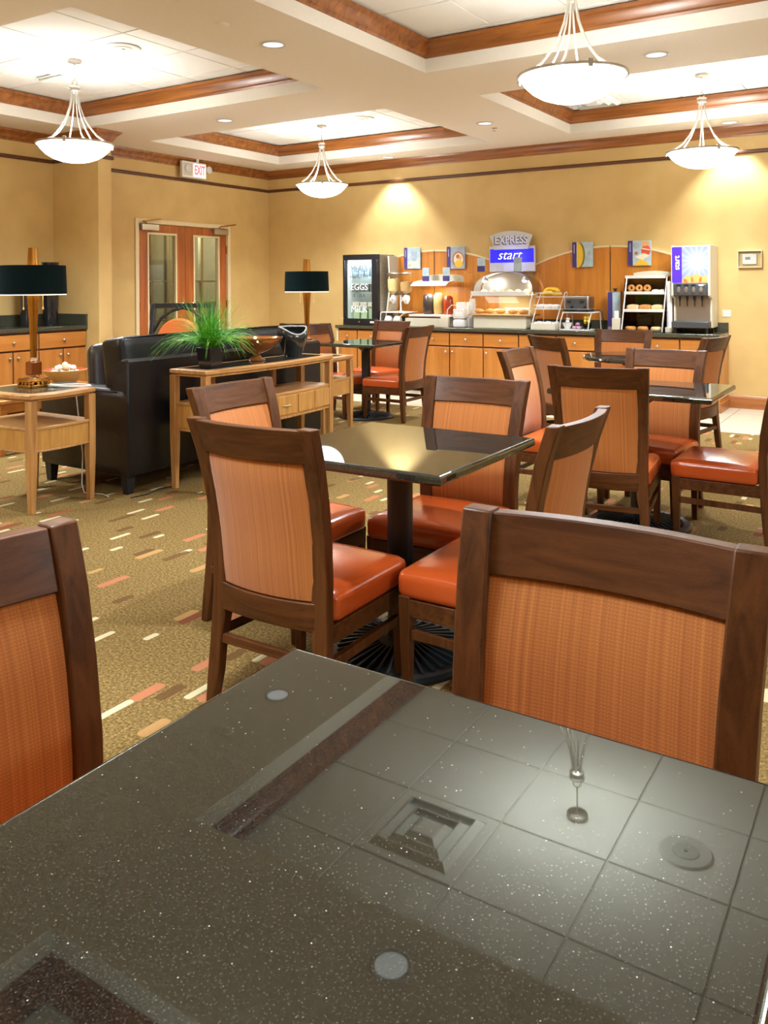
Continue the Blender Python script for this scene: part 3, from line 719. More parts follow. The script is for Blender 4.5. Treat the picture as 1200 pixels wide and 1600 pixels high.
tl = Matrix.Translation((x1-.245, 0, .735)) @ Matrix.Rotation(R_(-8), 4, 'Y') @ Matrix.Translation((-(x1-.245), 0, -.735))
for y0, y1 in ((ya+.09, yc-.01), (yc-.005, yb-.10)):
    MB().cushion(x1-.345, x1-.125, y0, y1, .50, 1.0, .045, .0, 9, xf=tl).build('back_cushion', M['leather'], t, smooth=60)
    wp = MB()
    for xx in (x1-.345+.012, x1-.125-.012):
        wp.tube([tl @ Vector((xx, q, zz)) for q, zz in ((y0+.02, .55), (y0+.02, .955), (y0+.05, .99), ((y0+y1)/2, .995), (y1-.05, .99), (y1-.02, .955), (y1-.02, .55))], .0055, 6)
    wp.build('piping', M['leather'], t)
for x in (x0+.07, x1-.055):
    for y in (ya+.055, yb-.055):
        MB().hexa([(x-.024, y-.024, 0), (x+.024, y-.024, 0), (x+.024, y+.024, 0), (x-.024, y+.024, 0)], [(x-.034, y-.034, .125), (x+.034, y-.034, .125), (x+.034, y+.034, .125), (x-.034, y+.034, .125)]).build('leg', M['black_leg'], t, .003)
sw = MB()
sw.tube([(x1+.001, ya+.004, .13), (x1+.001, ya+.004, .60)], .004, 6); sw.tube([(x0+.05, ya+.002, .655), (x1-.10, ya+.002, .662)], .0045, 6)
sw.build('seam', M['leather'], t)
tp = thing('throw_pillow', 'square black leather pillow leaning at the near arm of the sofa', 'pillow', (-4.83, 4.05, .725), 0)
MB().cushion(-.075, .075, -.20, .20, -.19, .20, .05, .02, 8, xf=Matrix.Rotation(R_(-30), 4, 'Z') @ Matrix.Rotation(R_(-12), 4, 'Y')).build('pillow_body', M['leather_brown'], tp, smooth=60)

def bowed(x0, x1, y0, y1, bx, by=0, n=10):   # outline of a top with a bowed +X side (and bowed -Y side)
    p = [(x0, y0)]
    for i in range(n+1):
        u = i/n; p.append((lerp(x0, x1, u), y0-by*(1-(2*u-1)**2)))
    for i in range(1, n+1):
        u = i/n; p.append((x1+bx*(1-(2*u-1)**2), lerp(y0, y1, u)))
    p.append((x0, y1)); return p[1:]
def tapered_leg(t, x, y, z1, top=.046, bot=.032, name='leg', m=None):
    a, b = bot/2, top/2
    rows = [[(x-a, y-a, 0), (x+a, y-a, 0), (x+a, y+a, 0), (x-a, y+a, 0)], [(x-b, y-b, z1*.45), (x+b, y-b, z1*.45), (x+b, y+b, z1*.45), (x-b, y+b, z1*.45)], [(x-b, y-b, z1), (x+b, y-b, z1), (x+b, y+b, z1), (x-b, y+b, z1)]]
    return MB().loft(rows).build(name, m or M['oak'], t, .003)
def end_table(label, cx, cy, w, d, zt, flip=1):
    t = thing('end_table', label, 'side table', (cx, cy, 0), 0)
    hx, hy = w/2, d/2
    top = [(px, py*flip) for px, py in bowed(-hx, hx, -hy, hy, .028, .028)]
    if flip < 0: top = top[::-1]
    MB().prism(top, zt-.028, zt).build('tabletop', M['oak_y'], t, .006)
    inn = [(px*.76, py*.74) for px, py in top]
    MB().prism(inn, zt+.0002, zt+.0012).build('stone_inset', M['counter'], t)
    MB().prism([(px*.95, py*.95) for px, py in top], zt-.040, zt-.028).build('top_apron', M['oak'], t, .002)
    for sx in (-1, 1):
        for sy in (-1, 1): tapered_leg(t, sx*(hx-.026), sy*(hy-.026), zt-.038, .050, .034)
    body = [(px*.955, py*.955) for px, py in top]
    z1 = zt-.195; z0 = zt-.345
    MB().prism(body, z1-.018, z1).build('shelf', M['oak_y'], t, .003)
    MB().prism([(px*.985, py*.985) for px, py in body], z0+.012, z1-.018).build('drawer_box', M['ochre'], t, .002)
    MB().prism(body, z0, z0+.012).build('box_molding', M['oak'], t, .002)
    return t
end_table('light wood end table nearest the camera at the left edge, under a tall lamp', -4.70, 3.275, .62, .47, .705)
end_table('light wood end table at the far end of the sofa, partly behind the console', -4.70, 6.16, .62, .47, .690, -1)
# console table behind the sofa
t = thing('console_table', 'long light wood console table behind the sofa, holding a plant and two bowls', 'console table', (-4.015, 4.63, 0))
hx, hy, zt = .165, .700, .795
top = bowed(-hx, hx, -hy, hy, .045, .0, 14)
MB().prism(top, zt-.030, zt).build('tabletop', M['oak_y'], t, .006)
MB().prism([(px*.72, py*.90) for px, py in top], zt+.0002, zt+.0014).build('stone_inset', M['granite'], t)
MB().prism([(px*.94, py*.98) for px, py in top], zt-.046, zt-.030).build('top_apron', M['oak'], t, .002)
for sx in (-1, 1):
    for sy in (-1, 1): tapered_leg(t, sx*(hx-.024), sy*(hy-.026), zt-.04, .048, .034)
for sy in (-.33, .33): tapered_leg(t, -hx+.024, sy, zt-.04, .040, .034)
body = [(px*.93, py*.965) for px, py in top]
MB().prism(body, .555, .575).build('shelf', M['oak_y'], t, .003)
MB().prism([(px*.98, py*.985) for px, py in body], .40, .555).build('drawer_box', M['ochre'], t, .002)
MB().prism(body, .385, .40).build('box_molding', M['oak'], t, .002)
def bow_x(y): return .93*(hx+.045*(1-(y/hy)**2))
for y0, y1 in ((-.645, -.235), (-.225, .215), (.225, .43), (.44, .645)):
    rows = [[(bow_x(q)-.012, q, .412), (bow_x(q)+.004, q, .412), (bow_x(q)+.004, q, .547), (bow_x(q)-.012, q, .547)] for q in [lerp(y0, y1, i/6) for i in range(7)]]
    d = MB().loft(rows).build('drawer_front', M['ochre'], t, .002)
    if y1-y0 > .3:
        yc_ = (y0+y1)/2+.08; X = bow_x(yc_)+.004
        MB().tube([(X, yc_-.04, .48), (X+.016, yc_-.03, .48), (X+.018, yc_, .48), (X+.016, yc_+.03, .48), (X, yc_+.04, .48)], .004, 8).build('handle', M['nickel'], d)

# table lamps
def lamp(label, x, y, z):
    t = thing('table_lamp', label, 'lamp', (x, y, z), 0, 'black shaded brass table lamps')
    b = MB(); w = .066; h = .050
    for s in (-1, 1):
        b.box(-w, w, s*w-.006, s*w+.006, .0, .018); b.box(-w, w, s*w-.006, s*w+.006, .036, h)
        b.box(s*w-.006, s*w+.006, -w, w, .0, .018); b.box(s*w-.006, s*w+.006, -w, w, .036, h)
        for q in (-w, -.025, .005, w-.02):
            b.box(q, q+.020, s*w-.006, s*w+.006, .018, .036); b.box(s*w-.006, s*w+.006, q, q+.020, .018, .036)
    b.box(-w, w, -w, w, h, h+.008)
    b.build('base_box', M['brass'], t, .002)
    MB().box(-.036, .036, -.036, .036, h+.026, h+.112).build('glass_block', M['amber'], t, .006)
    MB().lathe([(.026, h+.008), (.026, h+.014), (.014, h+.018), (.014, h+.026)], 16).build('block_foot', M['chrome'], t)
    MB().lathe([(.024, h+.112), (.026, h+.120), (.016, h+.126), (.020, h+.134), (.012, h+.142)], 16).build('collar', M['chrome'], t)
    st = MB(); n = 24; rows = []
    for z_, r_ in ((h+.138, .018), (.30, .020), (.42, .024), (.52, .030), (.60, .036), (.66, .040), (.80, .030), (.885, .026)):
        rows.append([((r_*(1+.10*(i % 2)))*math.cos(2*PI*i/n), (r_*(1+.10*(i % 2)))*math.sin(2*PI*i/n), z_) for i in range(n)])
    st.loft(rows).build('fluted_stem', M['brass'], t)
    fin = MB(); rows = []
    for z_, r_ in ((.775, .020), (.84, .022), (.882, .024), (.885, .016)):
        rows.append([((r_*(1+.12*(i % 2)))*math.cos(2*PI*i/n), (r_*(1+.12*(i % 2)))*math.sin(2*PI*i/n), z_) for i in range(n)])
    fin.loft(rows).build('finial_column', M['brass_glow'], t)
    R = .203; z0, z1 = .590, .772
    sh = MB(); sh.lathe([(R, z0), (R-.006, z1), (R-.009, z1), (R-.003, z0)], 56, caps=False); sh.f += [(i*4, ((i+1) % 56)*4, ((i+1) % 56)*4+3, i*4+3) for i in range(56)]; sh.m += [0]*56
    sh.build('lamp_shade', M['black_fabric'], t, smooth=40)
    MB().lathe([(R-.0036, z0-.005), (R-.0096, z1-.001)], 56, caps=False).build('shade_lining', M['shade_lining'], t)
    sp = MB()
    for a in range(3): sp.tube([(0, 0, z0+.02), ((R-.006)*math.cos(a*2.094), (R-.006)*math.sin(a*2.094), z0+.03)], .003, 6)
    sp.build('shade_spider', M['brass'], t)
    for s in (-1, 1):
        c_ = MB(); cx_, cy_ = s*.062*right.x, s*.062*right.y
        c_.tube([(cx_*.6, cy_*.6, z0+.03), (cx_, cy_, z0+.02), (cx_, cy_, z0-.085)], .0022, 6)
        c_.lathe([(0, -.012), (.006, -.006), (.004, .004), (0, .008)], 10, (cx_, cy_, z0-.09))
        c_.build('pull_chain', M['brass_glow'], t)
    for s in (-1, 1):
        MB().lathe([(0, -.03), (.022, -.015), (.026, .005), (.016, .028), (.010, .04)], 14, (s*.085, 0, .675)).build('light_bulb', M['bulb'], t)
    l = light('lamp_light', 'POINT', (0, 0, .675), 7, (1, .74, .40), .05); l.parent = t
    return t
LAMPS = [('tall brass lamp with black drum shade on the near end table', -4.745, 3.315, .7065), ('tall brass lamp with black drum shade at the far end of the sofa', -4.70, 6.10, .6915)]
for a in LAMPS: lamp(*a)
# charger cable on the near end table
t = thing('white_cable', 'looped white cable lying on the near end table beside the lamp base', 'cable', (-4.50, 3.40, .7082))
for pts in ([(-.13, -.03, .004), (-.06, -.04, .006), (.02, -.02, .005), (.08, .03, .004), (.10, .08, .004)], [(-.13, -.03, .004), (-.09, .02, .006), (-.02, .08, .008), (.06, .10, .006), (.10, .08, .004)]):
    MB().tube([(a_, b_, c_+.004) for a_, b_, c_ in pts], .0058, 8).build('loop', M['white_plastic'], t)
MB().box(-.16, -.125, -.045, -.02, .0, .016).build('plug', M['white_plastic'], t, .003)
o = MB().tube([(-4.62, 3.535, .655), (-4.60, 3.57, .25), (-4.61, 3.57, .05), (-4.56, 3.55, .006), (-4.42, 3.585, .006), (-4.34, 3.56, .006)], .004, 6).build('lamp_cord', M['white_plastic'], None, smooth=60); tag(o, 'thin pale cord hanging behind the near end table to the carpet', 'cord')
o = MB().tube([(-4.20, 3.62, .006), (-4.18, 3.74, .006), (-4.22, 3.86, .006), (-4.19, 4.02, .006)], .004, 6).build('floor_cord', M['black_plastic'], None, smooth=60); tag(o, 'thin dark cord on the carpet between sofa and console leg', 'cord')
# console ornaments
t = thing('potted_grass', 'spiky green grass plant in a black square pot on the console', 'plant', (-3.985, 4.115, .7966))
p = MB(); p.hexa([(-.052, -.052, 0), (.052, -.052, 0), (.052, .052, 0), (-.052, .052, 0)], [(-.068, -.068, .135), (.068, -.068, .135), (.068, .068, .135), (-.068, .068, .135)])
p.build('pot', M['dark_ceramic'], t, .004); MB().box(-.060, .060, -.060, .060, .10, .137).build('soil', mat('potting_soil', (.03, .02, .012), .9), t)
def grass_mat():
    m, nt, b = new_mat('grass_green'); tc = N(nt, 'ShaderNodeTexCoord'); n = N(nt, 'ShaderNodeTexNoise'); n.inputs['Scale'].default_value = 26
    nt.links.new(tc.outputs['Object'], n.inputs['Vector']); r = ramp(nt, [(.3, (.03, .20, .015)), (.52, (.10, .46, .04)), (.72, (.42, .65, .10))])
    nt.links.new(n.outputs['Fac'], r.inputs[0]); nt.links.new(r.outputs[0], b.inputs['Base Color']); b.inputs['Roughness'].default_value = .4; return m
g = MB(); rnd = random.Random(5)
for i in range(420):
    a = rnd.uniform(0, 2*PI); tilt = rnd.random()**.8; Lh = rnd.uniform(.24, .43)
    px, py = rnd.uniform(-.045, .045), rnd.uniform(-.045, .045)
    reach = Lh*(.15+.85*tilt); droop = max(0, tilt-.45)*.55
    pts = []
    for k in range(6):
        u = k/5; rr = reach*u; zz = .13+Lh*(u*(1.02-.55*tilt))-droop*Lh*2.2*u*u*u
        pts.append(Vector((px+rr*math.cos(a), py+rr*math.sin(a), max(zz, -.015 if rr < .1 else -.004))))
    side = Vector((-math.sin(a), math.cos(a), 0)); rows = []
    for k, q in enumerate(pts):
        wd = .0034*(1-k/5.4); rows.append([tuple(q-side*wd), tuple(q+Vector((0, 0, .0012))), tuple(q+side*wd)])
    g.loft(rows, False, False)
go = g.build('grass_blades', grass_mat(), t); go['kind'] = 'stuff'
t = thing('glass_fruit_bowl', 'wide ribbed bronze glass bowl on a foot, in the middle of the console', 'bowl', (-4.05, 4.655, .7966))
b = MB(); n = 72; rows = []
for r_, z_, rib in ((.062, .0, 0), (.066, .006, 0), (.04, .022, 0), (.020, .040, 0), (.030, .050, 0), (.085, .072, 1), (.135, .105, 1), (.168, .140, 1), (.185, .160, .5), (.188, .166, 0), (.180, .166, 0), (.160, .140, .5), (.128, .110, .5), (.08, .080, 0), (.0, .062, 0)):
    rows.append([(r_*(1+.02*rib*(i % 2))*math.cos(2*PI*i/n), r_*(1+.02*rib*(i % 2))*math.sin(2*PI*i/n), z_) for i in range(n)])
b.loft(rows, True, False).build('bowl_body', M['glass_dish'], t, smooth=20)
MB().lathe([(.184, .158), (.192, .161), (.192, .170), (.180, .169)], 48, caps=False).build('rim', M['brass'], t)
t = thing('black_vase', 'squat black glazed vase with a slanted wavy mouth, at the far end of the console', 'vase', (-4.05, 5.075, .7966))
b = MB(); n = 40; rows = []
for r_, z_ in ((.062, 0), (.066, .008), (.082, .05), (.105, .11), (.118, .165), (.116, .20), (.108, .222), (.100, .222), (.106, .20), (.108, .165), (.09, .11), (.06, .05), (.0, .03)):
    row = []
    for i in range(n):
        a = 2*PI*i/n; dip = .055*max(0, math.cos(a-(-.5)))**2*(max(0, (z_-.10))/.12) if z_ > .1 else 0
        row.append((r_*math.cos(a), r_*math.sin(a), z_-dip+.004*math.sin(7*a)*(z_ > .19)))
    rows.append(row)
b.loft(rows, True, False); b.f.append(tuple(range(n))[::-1]); b.m.append(0)
b.build('vase_body', M['dark_ceramic'], t, smooth=50)
rp = []
for i in range(n):
    a = 2*PI*i/n; dip = .055*max(0, math.cos(a+.5))**2; rp.append((.105*math.cos(a), .105*math.sin(a), .224-dip))
MB().tube(rp, .0065, 8, closed=True).build('pale_rim', mat('pale_glaze', (.42, .44, .42), .15), t)
# coffee table with a bowl of white balls, beyond the near end table
t = thing('coffee_table', 'low wooden coffee table beyond the near end table', 'coffee table', (-6.42, 4.55, 0))
MB().box(-.36, .36, -.62, .62, .415, .445).build('tabletop', M['maple_x'], t, .006); MB().box(-.33, .33, -.59, .59, .34, .415).build('apron', M['maple_x'], t, .003)
for sx in (-1, 1):
    for sy in (-1, 1): tapered_leg(t, sx*.31, sy*.57, .36, .06, .04, 'leg', M['maple'])
t = thing('ball_bowl', 'olive bowl with red lining, full of pale balls, on the coffee table', 'bowl', (-6.50, 4.86, .446))
MB().lathe([(.07, 0), (.075, .006), (.12, .06), (.165, .11), (.195, .145), (.190, .149)], 40, caps=False).lathe([(0, .001), (.07, 0)], 40, caps=False).build('bowl_body', mat('olive_glaze', (.30, .25, .09), .35), t, smooth=50)
MB().lathe([(.190, .149), (.158, .112), (.11, .065), (.05, .02), (0, .018)], 40, caps=False).build('bowl_lining', mat('red_glaze', (.45, .07, .03), .3), t, smooth=50)
bm_ = [mat('pale_ball', (.78, .70, .55), .6), mat('tan_ball', (.50, .32, .16), .6)]
k = 0; ball_me = {}
for ring, (rr, n_, zz) in enumerate(((.10, 8, .115), (.045, 4, .120), (.07, 5, .158), (0, 1, .185))):
    for i in range(n_):
        a = 2*PI*i/max(1, n_)+ring
        mi = 1 if (k % 4 == 3) else 0
        if mi not in ball_me:
            o = MB().lathe([(.0, -.030), (.013, -.027), (.023, -.018), (.030, 0), (.023, .018), (.013, .027), (0, .030)], 14, caps=False).build('decor_ball', bm_[mi], None, smooth=60); ball_me[mi] = o.data
        else: o = bpy.data.objects.new('decor_ball', ball_me[mi]); C.objects.link(o)
        o.location = (-6.50+rr*math.cos(a), 4.86+rr*math.sin(a), .446+zz)
        tag(o, ['pale cream ball heaped in the olive bowl', 'tan ball heaped in the olive bowl'][mi], 'ball', ['pale balls in the olive bowl', 'tan balls in the olive bowl'][mi]); k += 1
# high backed armchair by the doors
t = thing('lounge_armchair', 'black framed armchair with rounded orange back, before the double door', 'armchair', (-6.62, 6.22, 0), R_(200))
f = MB()
for s in (-1, 1):
    f.loft([[(s*.34-.022, y-.022, z), (s*.34+.022, y-.022, z), (s*.34+.022, y+.022, z), (s*.34-.022, y+.022, z)] for y, z in ((-.30, 0), (-.24, .40), (-.26, .75), (-.34, 1.14))])
    f.box(s*.34-.022, s*.34+.022, .24, .285, 0, .62); f.box(s*.34-.025, s*.34+.025, -.27, .30, .60, .635)
f.box(-.34, .34, -.365, -.32, 1.10, 1.15); f.box(-.34, .34, .235, .275, .28, .36); f.box(-.34, .34, -.27, -.23, .28, .36)
for s in (-1, 1): f.tube([(s*.33, -.285, .83), (s*.24, -.31, .99), (s*.12, -.33, 1.07), (0, -.335, 1.10)], .018, 8)
f.build('chair_frame', M['black_leg'], t, .004)
orange = mat('orange_upholstery', (.62, .16, .03), .6, bump=.2, bscale=200)
bk = [( .26*math.cos(a), .73+.26*math.sin(a)) for a in [PI*i/16 for i in range(17)]]+[(-.26, .46), (.26, .46)]
MB().prism(bk, -.29, -.22, 'xz').build('back_pad', orange, t, .02, 3)
MB().cushion(-.31, .31, -.24, .28, .34, .46, .03, .03, 7).build('seat', orange, t, smooth=60)

# ================================================================ LEFT CABINETS IN THE ALCOVE
def cab_unit(name, label, origin, rz, width, depth, z0, z1, drawers, doors, mx, mz, group, knob_mid=True, toe=True):
    # local: front at y=0 facing -Y, body behind
    t = thing(name, label, 'cabinet', origin, rz, group)
    b = MB(); b.box(.001, width-.001, .006, depth, z0, z1)
    b.build('carcass', mz, t, .001)
    if toe: MB().box(.001, width-.001, .055, depth-.01, 0, z0).build('toe_kick', M['brown_edge'], t)
    MB().box(.003, width-.003, .004, .0075, z0+.004, z1-.004).build('shadow_gap', M['brown_edge'], t)
    gz = z1-.175; dw = width/drawers
    for i in range(drawers):
        d = MB().box(i*dw+.008, (i+1)*dw-.008, -.014, .004, gz, z1-.022).build('drawer', mx, t, .004)
        MB().lathe([(.005, 0), (.005, .012), (.013, .018), (.015, .025), (.009, .031), (0, .032)], 14, xf=Matrix.Translation(((i+.5)*dw, -.014, gz+.077)) @ Matrix.Rotation(PI/2, 4, 'X')).build('knob', M['nickel'], d)
    dw = width/doors
    for i in range(doors):
        d = MB().box(i*dw+.008, (i+1)*dw-.008, -.014, .004, z0+.02, gz-.018).build('door', mz, t, .004)
        kx = ((i+1)*dw-.045) if i % 2 == 0 and doors > 1 else i*dw+.045
        MB().lathe([(.005, 0), (.005, .012), (.013, .018), (.015, .025), (.009, .031), (0, .032)], 14, xf=Matrix.Translation((kx, -.014, gz-.075)) @ Matrix.Rotation(PI/2, 4, 'X')).build('knob', M['nickel'], d)
    return t
g_ = 'cabinets in the lounge alcove'
for i, lab in enumerate(['maple alcove cabinet next to the wing wall, right of the near lamp stem', 'maple alcove cabinet at the left edge, left of the near lamp stem', 'maple alcove cabinet further left, out of the picture']):
    cab_unit('alcove_cabinet', lab, (-7.505, PY0-.006-.575*(i+1), 0), PI/2, .572, .525, .10, .885, 1, 2, M['maple_x'], M['maple'], g_)
t = thing('alcove_worktop', 'dark granite worktop with splash along the alcove wall', 'worktop', (0, 0, 0))
b = MB(); b.box(XL+.003, -7.475, PY0-1.75, PY0-.004, .886, .928); b.build('slab', M['counter'], t, .004)
MB().box(XL+.003, XL+.024, PY0-1.75, PY0-.004, .928, 1.045).build('back_splash', M['counter'], t, .002); MB().box(XL+.024, -7.475, PY0-.026, PY0-.004, .928, 1.045).build('side_splash', M['counter'], t, .002)
for x, y, r_, h_, lab in [(-7.72, 5.60, .085, .66, 'tall straight black vase on the alcove worktop, right of the lamp stem'), (-7.76, 5.37, .095, .60, 'rounded black vase on the alcove worktop, behind the lamp stem')]:
    t = thing('tall_vase', lab, 'vase', (x, y, .9285), 0)
    MB().lathe([(r_*.72, 0), (r_*.80, .02), (r_*.95, h_*.35), (r_, h_*.7), (r_*.92, h_*.93), (r_*1.02, h_), (r_*.94, h_), (r_*.85, h_*.9), (r_*.85, h_*.3), (0, .03)], 36).build('vase_body', M['dark_ceramic'], t, smooth=50)
    MB().lathe([(r_*1.02, h_), (r_*1.05, h_+.008), (r_*.94, h_)], 36, caps=False).build('lip', M['dark_ceramic'], t)
# ================================================================ BUFFET
WT = .8066      # things stand a hair above the slab
g_ = 'cabinets under the buffet worktop'
for x0, wd, dr, do, lab in [(-6.46, .302, 1, 1, 'narrow buffet cabinet at the left end, under the glass door fridge'),
        (-6.158, .905, 2, 2, 'double buffet cabinet behind the far left dining table'),
        (-5.253, .905, 2, 2, 'double buffet cabinet under the cereal tubs and the left half of the pastry case'),
        (-4.348, .453, 1, 1, 'single buffet cabinet under the pastry case'),
        (-3.895, .905, 2, 2, 'double buffet cabinet under the banana rack and toaster'),
        (-2.990, .905, 2, 2, 'double buffet cabinet under the bagel case'),
        (-2.085, .380, 1, 1, 'single buffet cabinet at the right end, under the drink machine')]:
    cab_unit('buffet_cabinet', lab, (x0, 9.070, 0), 0, wd, .465, .10, .764, dr, do, M['maple_x'], M['maple'], g_)
t = thing('buffet_worktop', 'long dark granite buffet worktop with back splash along the far wall', 'worktop', (0, 0, 0))
MB().box(-6.495, -1.685, 9.030, YB-.002, .766, .806).build('slab', M['counter'], t, .006)
MB().box(-6.495, -1.685, YB-.024, YB-.002, .806, .908).build('back_splash', M['counter'], t, .002)
t = thing('buffet_end', 'maple end panel closing the right end of the buffet', 'panel', (0, 0, 0))
MB().box(-1.704, -1.690, 9.056, YB-.003, .0, .765).build('panel_board', M['maple'], t, .002); MB().box(-1.690, -1.678, 9.050, YB-.003, .0, .10).build('base_molding', M['base_wood'], t, .003)
t = thing('buffet_filler', 'pale filler strip closing the left end of the buffet', 'panel', (0, 0, 0))
MB().box(-6.486, -6.462, 9.056, YB-.022, .0, .765).build('filler_board', M['trim_cream'], t, .002)
# arched veneer boards
def backboard(label, segs, pk, zpk, k):
    t = thing('buffet_backboard', label, 'wall panel', (0, 0, 0), 0, 'arched wood boards behind the buffet')
    for x0, x1 in segs:
        xs_ = [lerp(x0+.003, x1-.003, i/12) for i in range(13)]; arch = [(x, zpk-k*(x-pk)**2) for x in xs_]
        MB().prism([(x1-.003, .910), (x0+.003, .910)]+arch, 9.512, 9.536, 'xz').build('panel', M['panel_wood'], t, .001)
        MB().loft([[(x, 9.506, z), (x, 9.538, z), (x, 9.538, z+.020), (x, 9.506, z+.020)] for x, z in arch]).build('arch_trim', M['trim_cream'], t)
    MB().box(pk-.004, pk+.004, 9.508, 9.52, .91, zpk-.05).build('seam', M['brown_edge'], t)
    return t
backboard('left arched orange veneer board behind the cereal tubs', [(-5.815, -5.254), (-5.252, -4.36)], -5.253, 1.760, .215)
backboard('right arched orange veneer board behind the toaster and bagel case', [(-3.87, -2.955), (-2.951, -2.16)], -2.953, 1.750, .235)
# four food posters
VIO = mat('violet_print', (.055, .035, .19), .5)
def poster(label, x0, x1, z0, z1, bg, shapes):
    t = thing('food_poster', label, 'poster', (x0, 9.498, z0), 0, 'food posters above the buffet')
    w_, h_ = x1-x0, z1-z0
    MB().box(0, w_, -.018, .006, 0, h_).build('canvas', bg, t, .002)
    MB().box(0, w_*.21, -.0192, -.018, 0, h_).build('violet_band', VIO, t, smooth=0)
    for i, (m_, poly) in enumerate(shapes):
        MB().prism([(px*w_, pz*h_) for px, pz in poly], -.0190-.0004*i-.0004, -.018, 'xz').build('printed_shape', m_, t, smooth=0)
    MB().box(w_*.08, w_*.12, -.0196, -.0192, h_*.55, h_*.90).build('printed_line', mat('pale_violet', (.45, .42, .65), .5) if 'pale_violet' not in bpy.data.materials else bpy.data.materials['pale_violet'], t, smooth=0)
def ell(cx, cz, rx, rz, n=20, a0=0, a1=2*PI): return [(cx+rx*math.cos(lerp(a0, a1, i/n)), cz+rz*math.sin(lerp(a0, a1, i/n))) for i in range(n)]
PB = mat('pale_blue_print', (.42, .55, .60), .5, noise=.35, nscale=14); PG = mat('grey_blue_print', (.36, .42, .50), .5, noise=.4, nscale=18)
PK = mat('peach_print', (.75, .40, .16), .5); YE = mat('banana_yellow_print', (.80, .50, .03), .5); RE = mat('red_print', (.72, .10, .04), .5); CR = mat('cream_print', (.80, .72, .52), .5); OL = mat('olive_print', (.20, .18, .06), .5); BR = mat('crust_print', (.45, .16, .05), .5)
poster('square poster of a pale frosty drink, leftmost of the four above the buffet', -5.690, -5.445, 1.540, 1.818, PB, [(CR, ell(.62, .25, .30, .18)), (PG, [(.5, .35), (.75, .35), (.8, .8), (.45, .8)]), (PK, ell(.35, .16, .10, .06))])
poster('square poster of a fruit pastry, second above the buffet from the left', -5.053, -4.797, 1.530, 1.812, PG, [(BR, ell(.64, .42, .33, .36)), (CR, ell(.65, .42, .26, .29)), (YE, ell(.66, .22, .22, .17)), (BR, ell(.62, .55, .10, .10)), (PK, ell(.75, .48, .08, .10))])
crescent = [(.24+.30*math.cos(a), .48+.52*math.sin(a)) for a in [lerp(-PI/2, PI/2, i/16) for i in range(17)]]
poster('square poster of a yellow melon slice, third above the buffet from the left', -3.392, -3.148, 1.526, 1.818, PB, [(OL, [(px+.09, pz) for px, pz in crescent]), (YE, crescent), (PG, ell(.82, .55, .06, .12))])
poster('square poster of red fruit and cream, rightmost of the four above the buffet', -2.740, -2.484, 1.530, 1.812, PB, [(RE, ell(.78, .60, .20, .22)), (PK, ell(.76, .88, .18, .10)), (CR, [(.3, .35), (.62, .22), (.95, .40), (.7, .5)]), (YE, [(.25, .05), (.55, .26), (.9, .1), (.9, .02), (.25, .02)]), (BR, ell(.36, .50, .08, .06)), (CR, [(.6, .66), (.95, .60), (.95, .64), (.62, .70)]), (PG, ell(.36, .80, .12, .14))])

# lit header sign
t = thing('start_sign', 'white header board reading EXPRESS over a lit blue panel reading start', 'sign', (-4.152, 9.50, 1.54), 0)
MB().box(-.30, .30, -.03, .0, -.06, .255).build('white_board', M['white_plastic'], t, .004)
MB().box(-.288, .285, -.0345, -.030, .055, .222).build('blue_panel', mat('lit_blue_panel', (.01, .01, .5), .4, emit=(.015, .008, .55), es=.55), t, .002)
oul = [(-.225, .215), (.225, .215)]
for i in range(7): u = i/6; oul.append((.225+.062*u**1.6, .215+.165*u))
for i in range(1, 12): a = i/12; oul.append((.287-.574*a, .380+.062*(1-(2*a-1)**2)))
for i in range(7): u = 1-i/6; oul.append((-.225-.062*u**1.6, .215+.165*u))
MB().prism(oul, -.058, -.035, 'xz').build('express_board', mat('sign_board_pale', (.58, .59, .53), .5), t, .003)
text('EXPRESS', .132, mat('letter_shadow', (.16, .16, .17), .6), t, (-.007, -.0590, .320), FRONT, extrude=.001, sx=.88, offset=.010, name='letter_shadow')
text('EXPRESS', .132, M['paper'], t, (.003, -.0615, .326), FRONT, extrude=.0015, sx=.88, offset=.002, name='letters')
text('start', .165, mat('lit_white_script', (1, 1, 1), .4, emit=(.9, .92, 1), es=1.0), t, (-.035, -.0355, .145), FRONT, extrude=.0008, shear=.35, offset=-.002, name='script')
light('sign_glow', 'POINT', (-4.12, 9.32, 1.66), .8, (.3, .35, 1), .1)

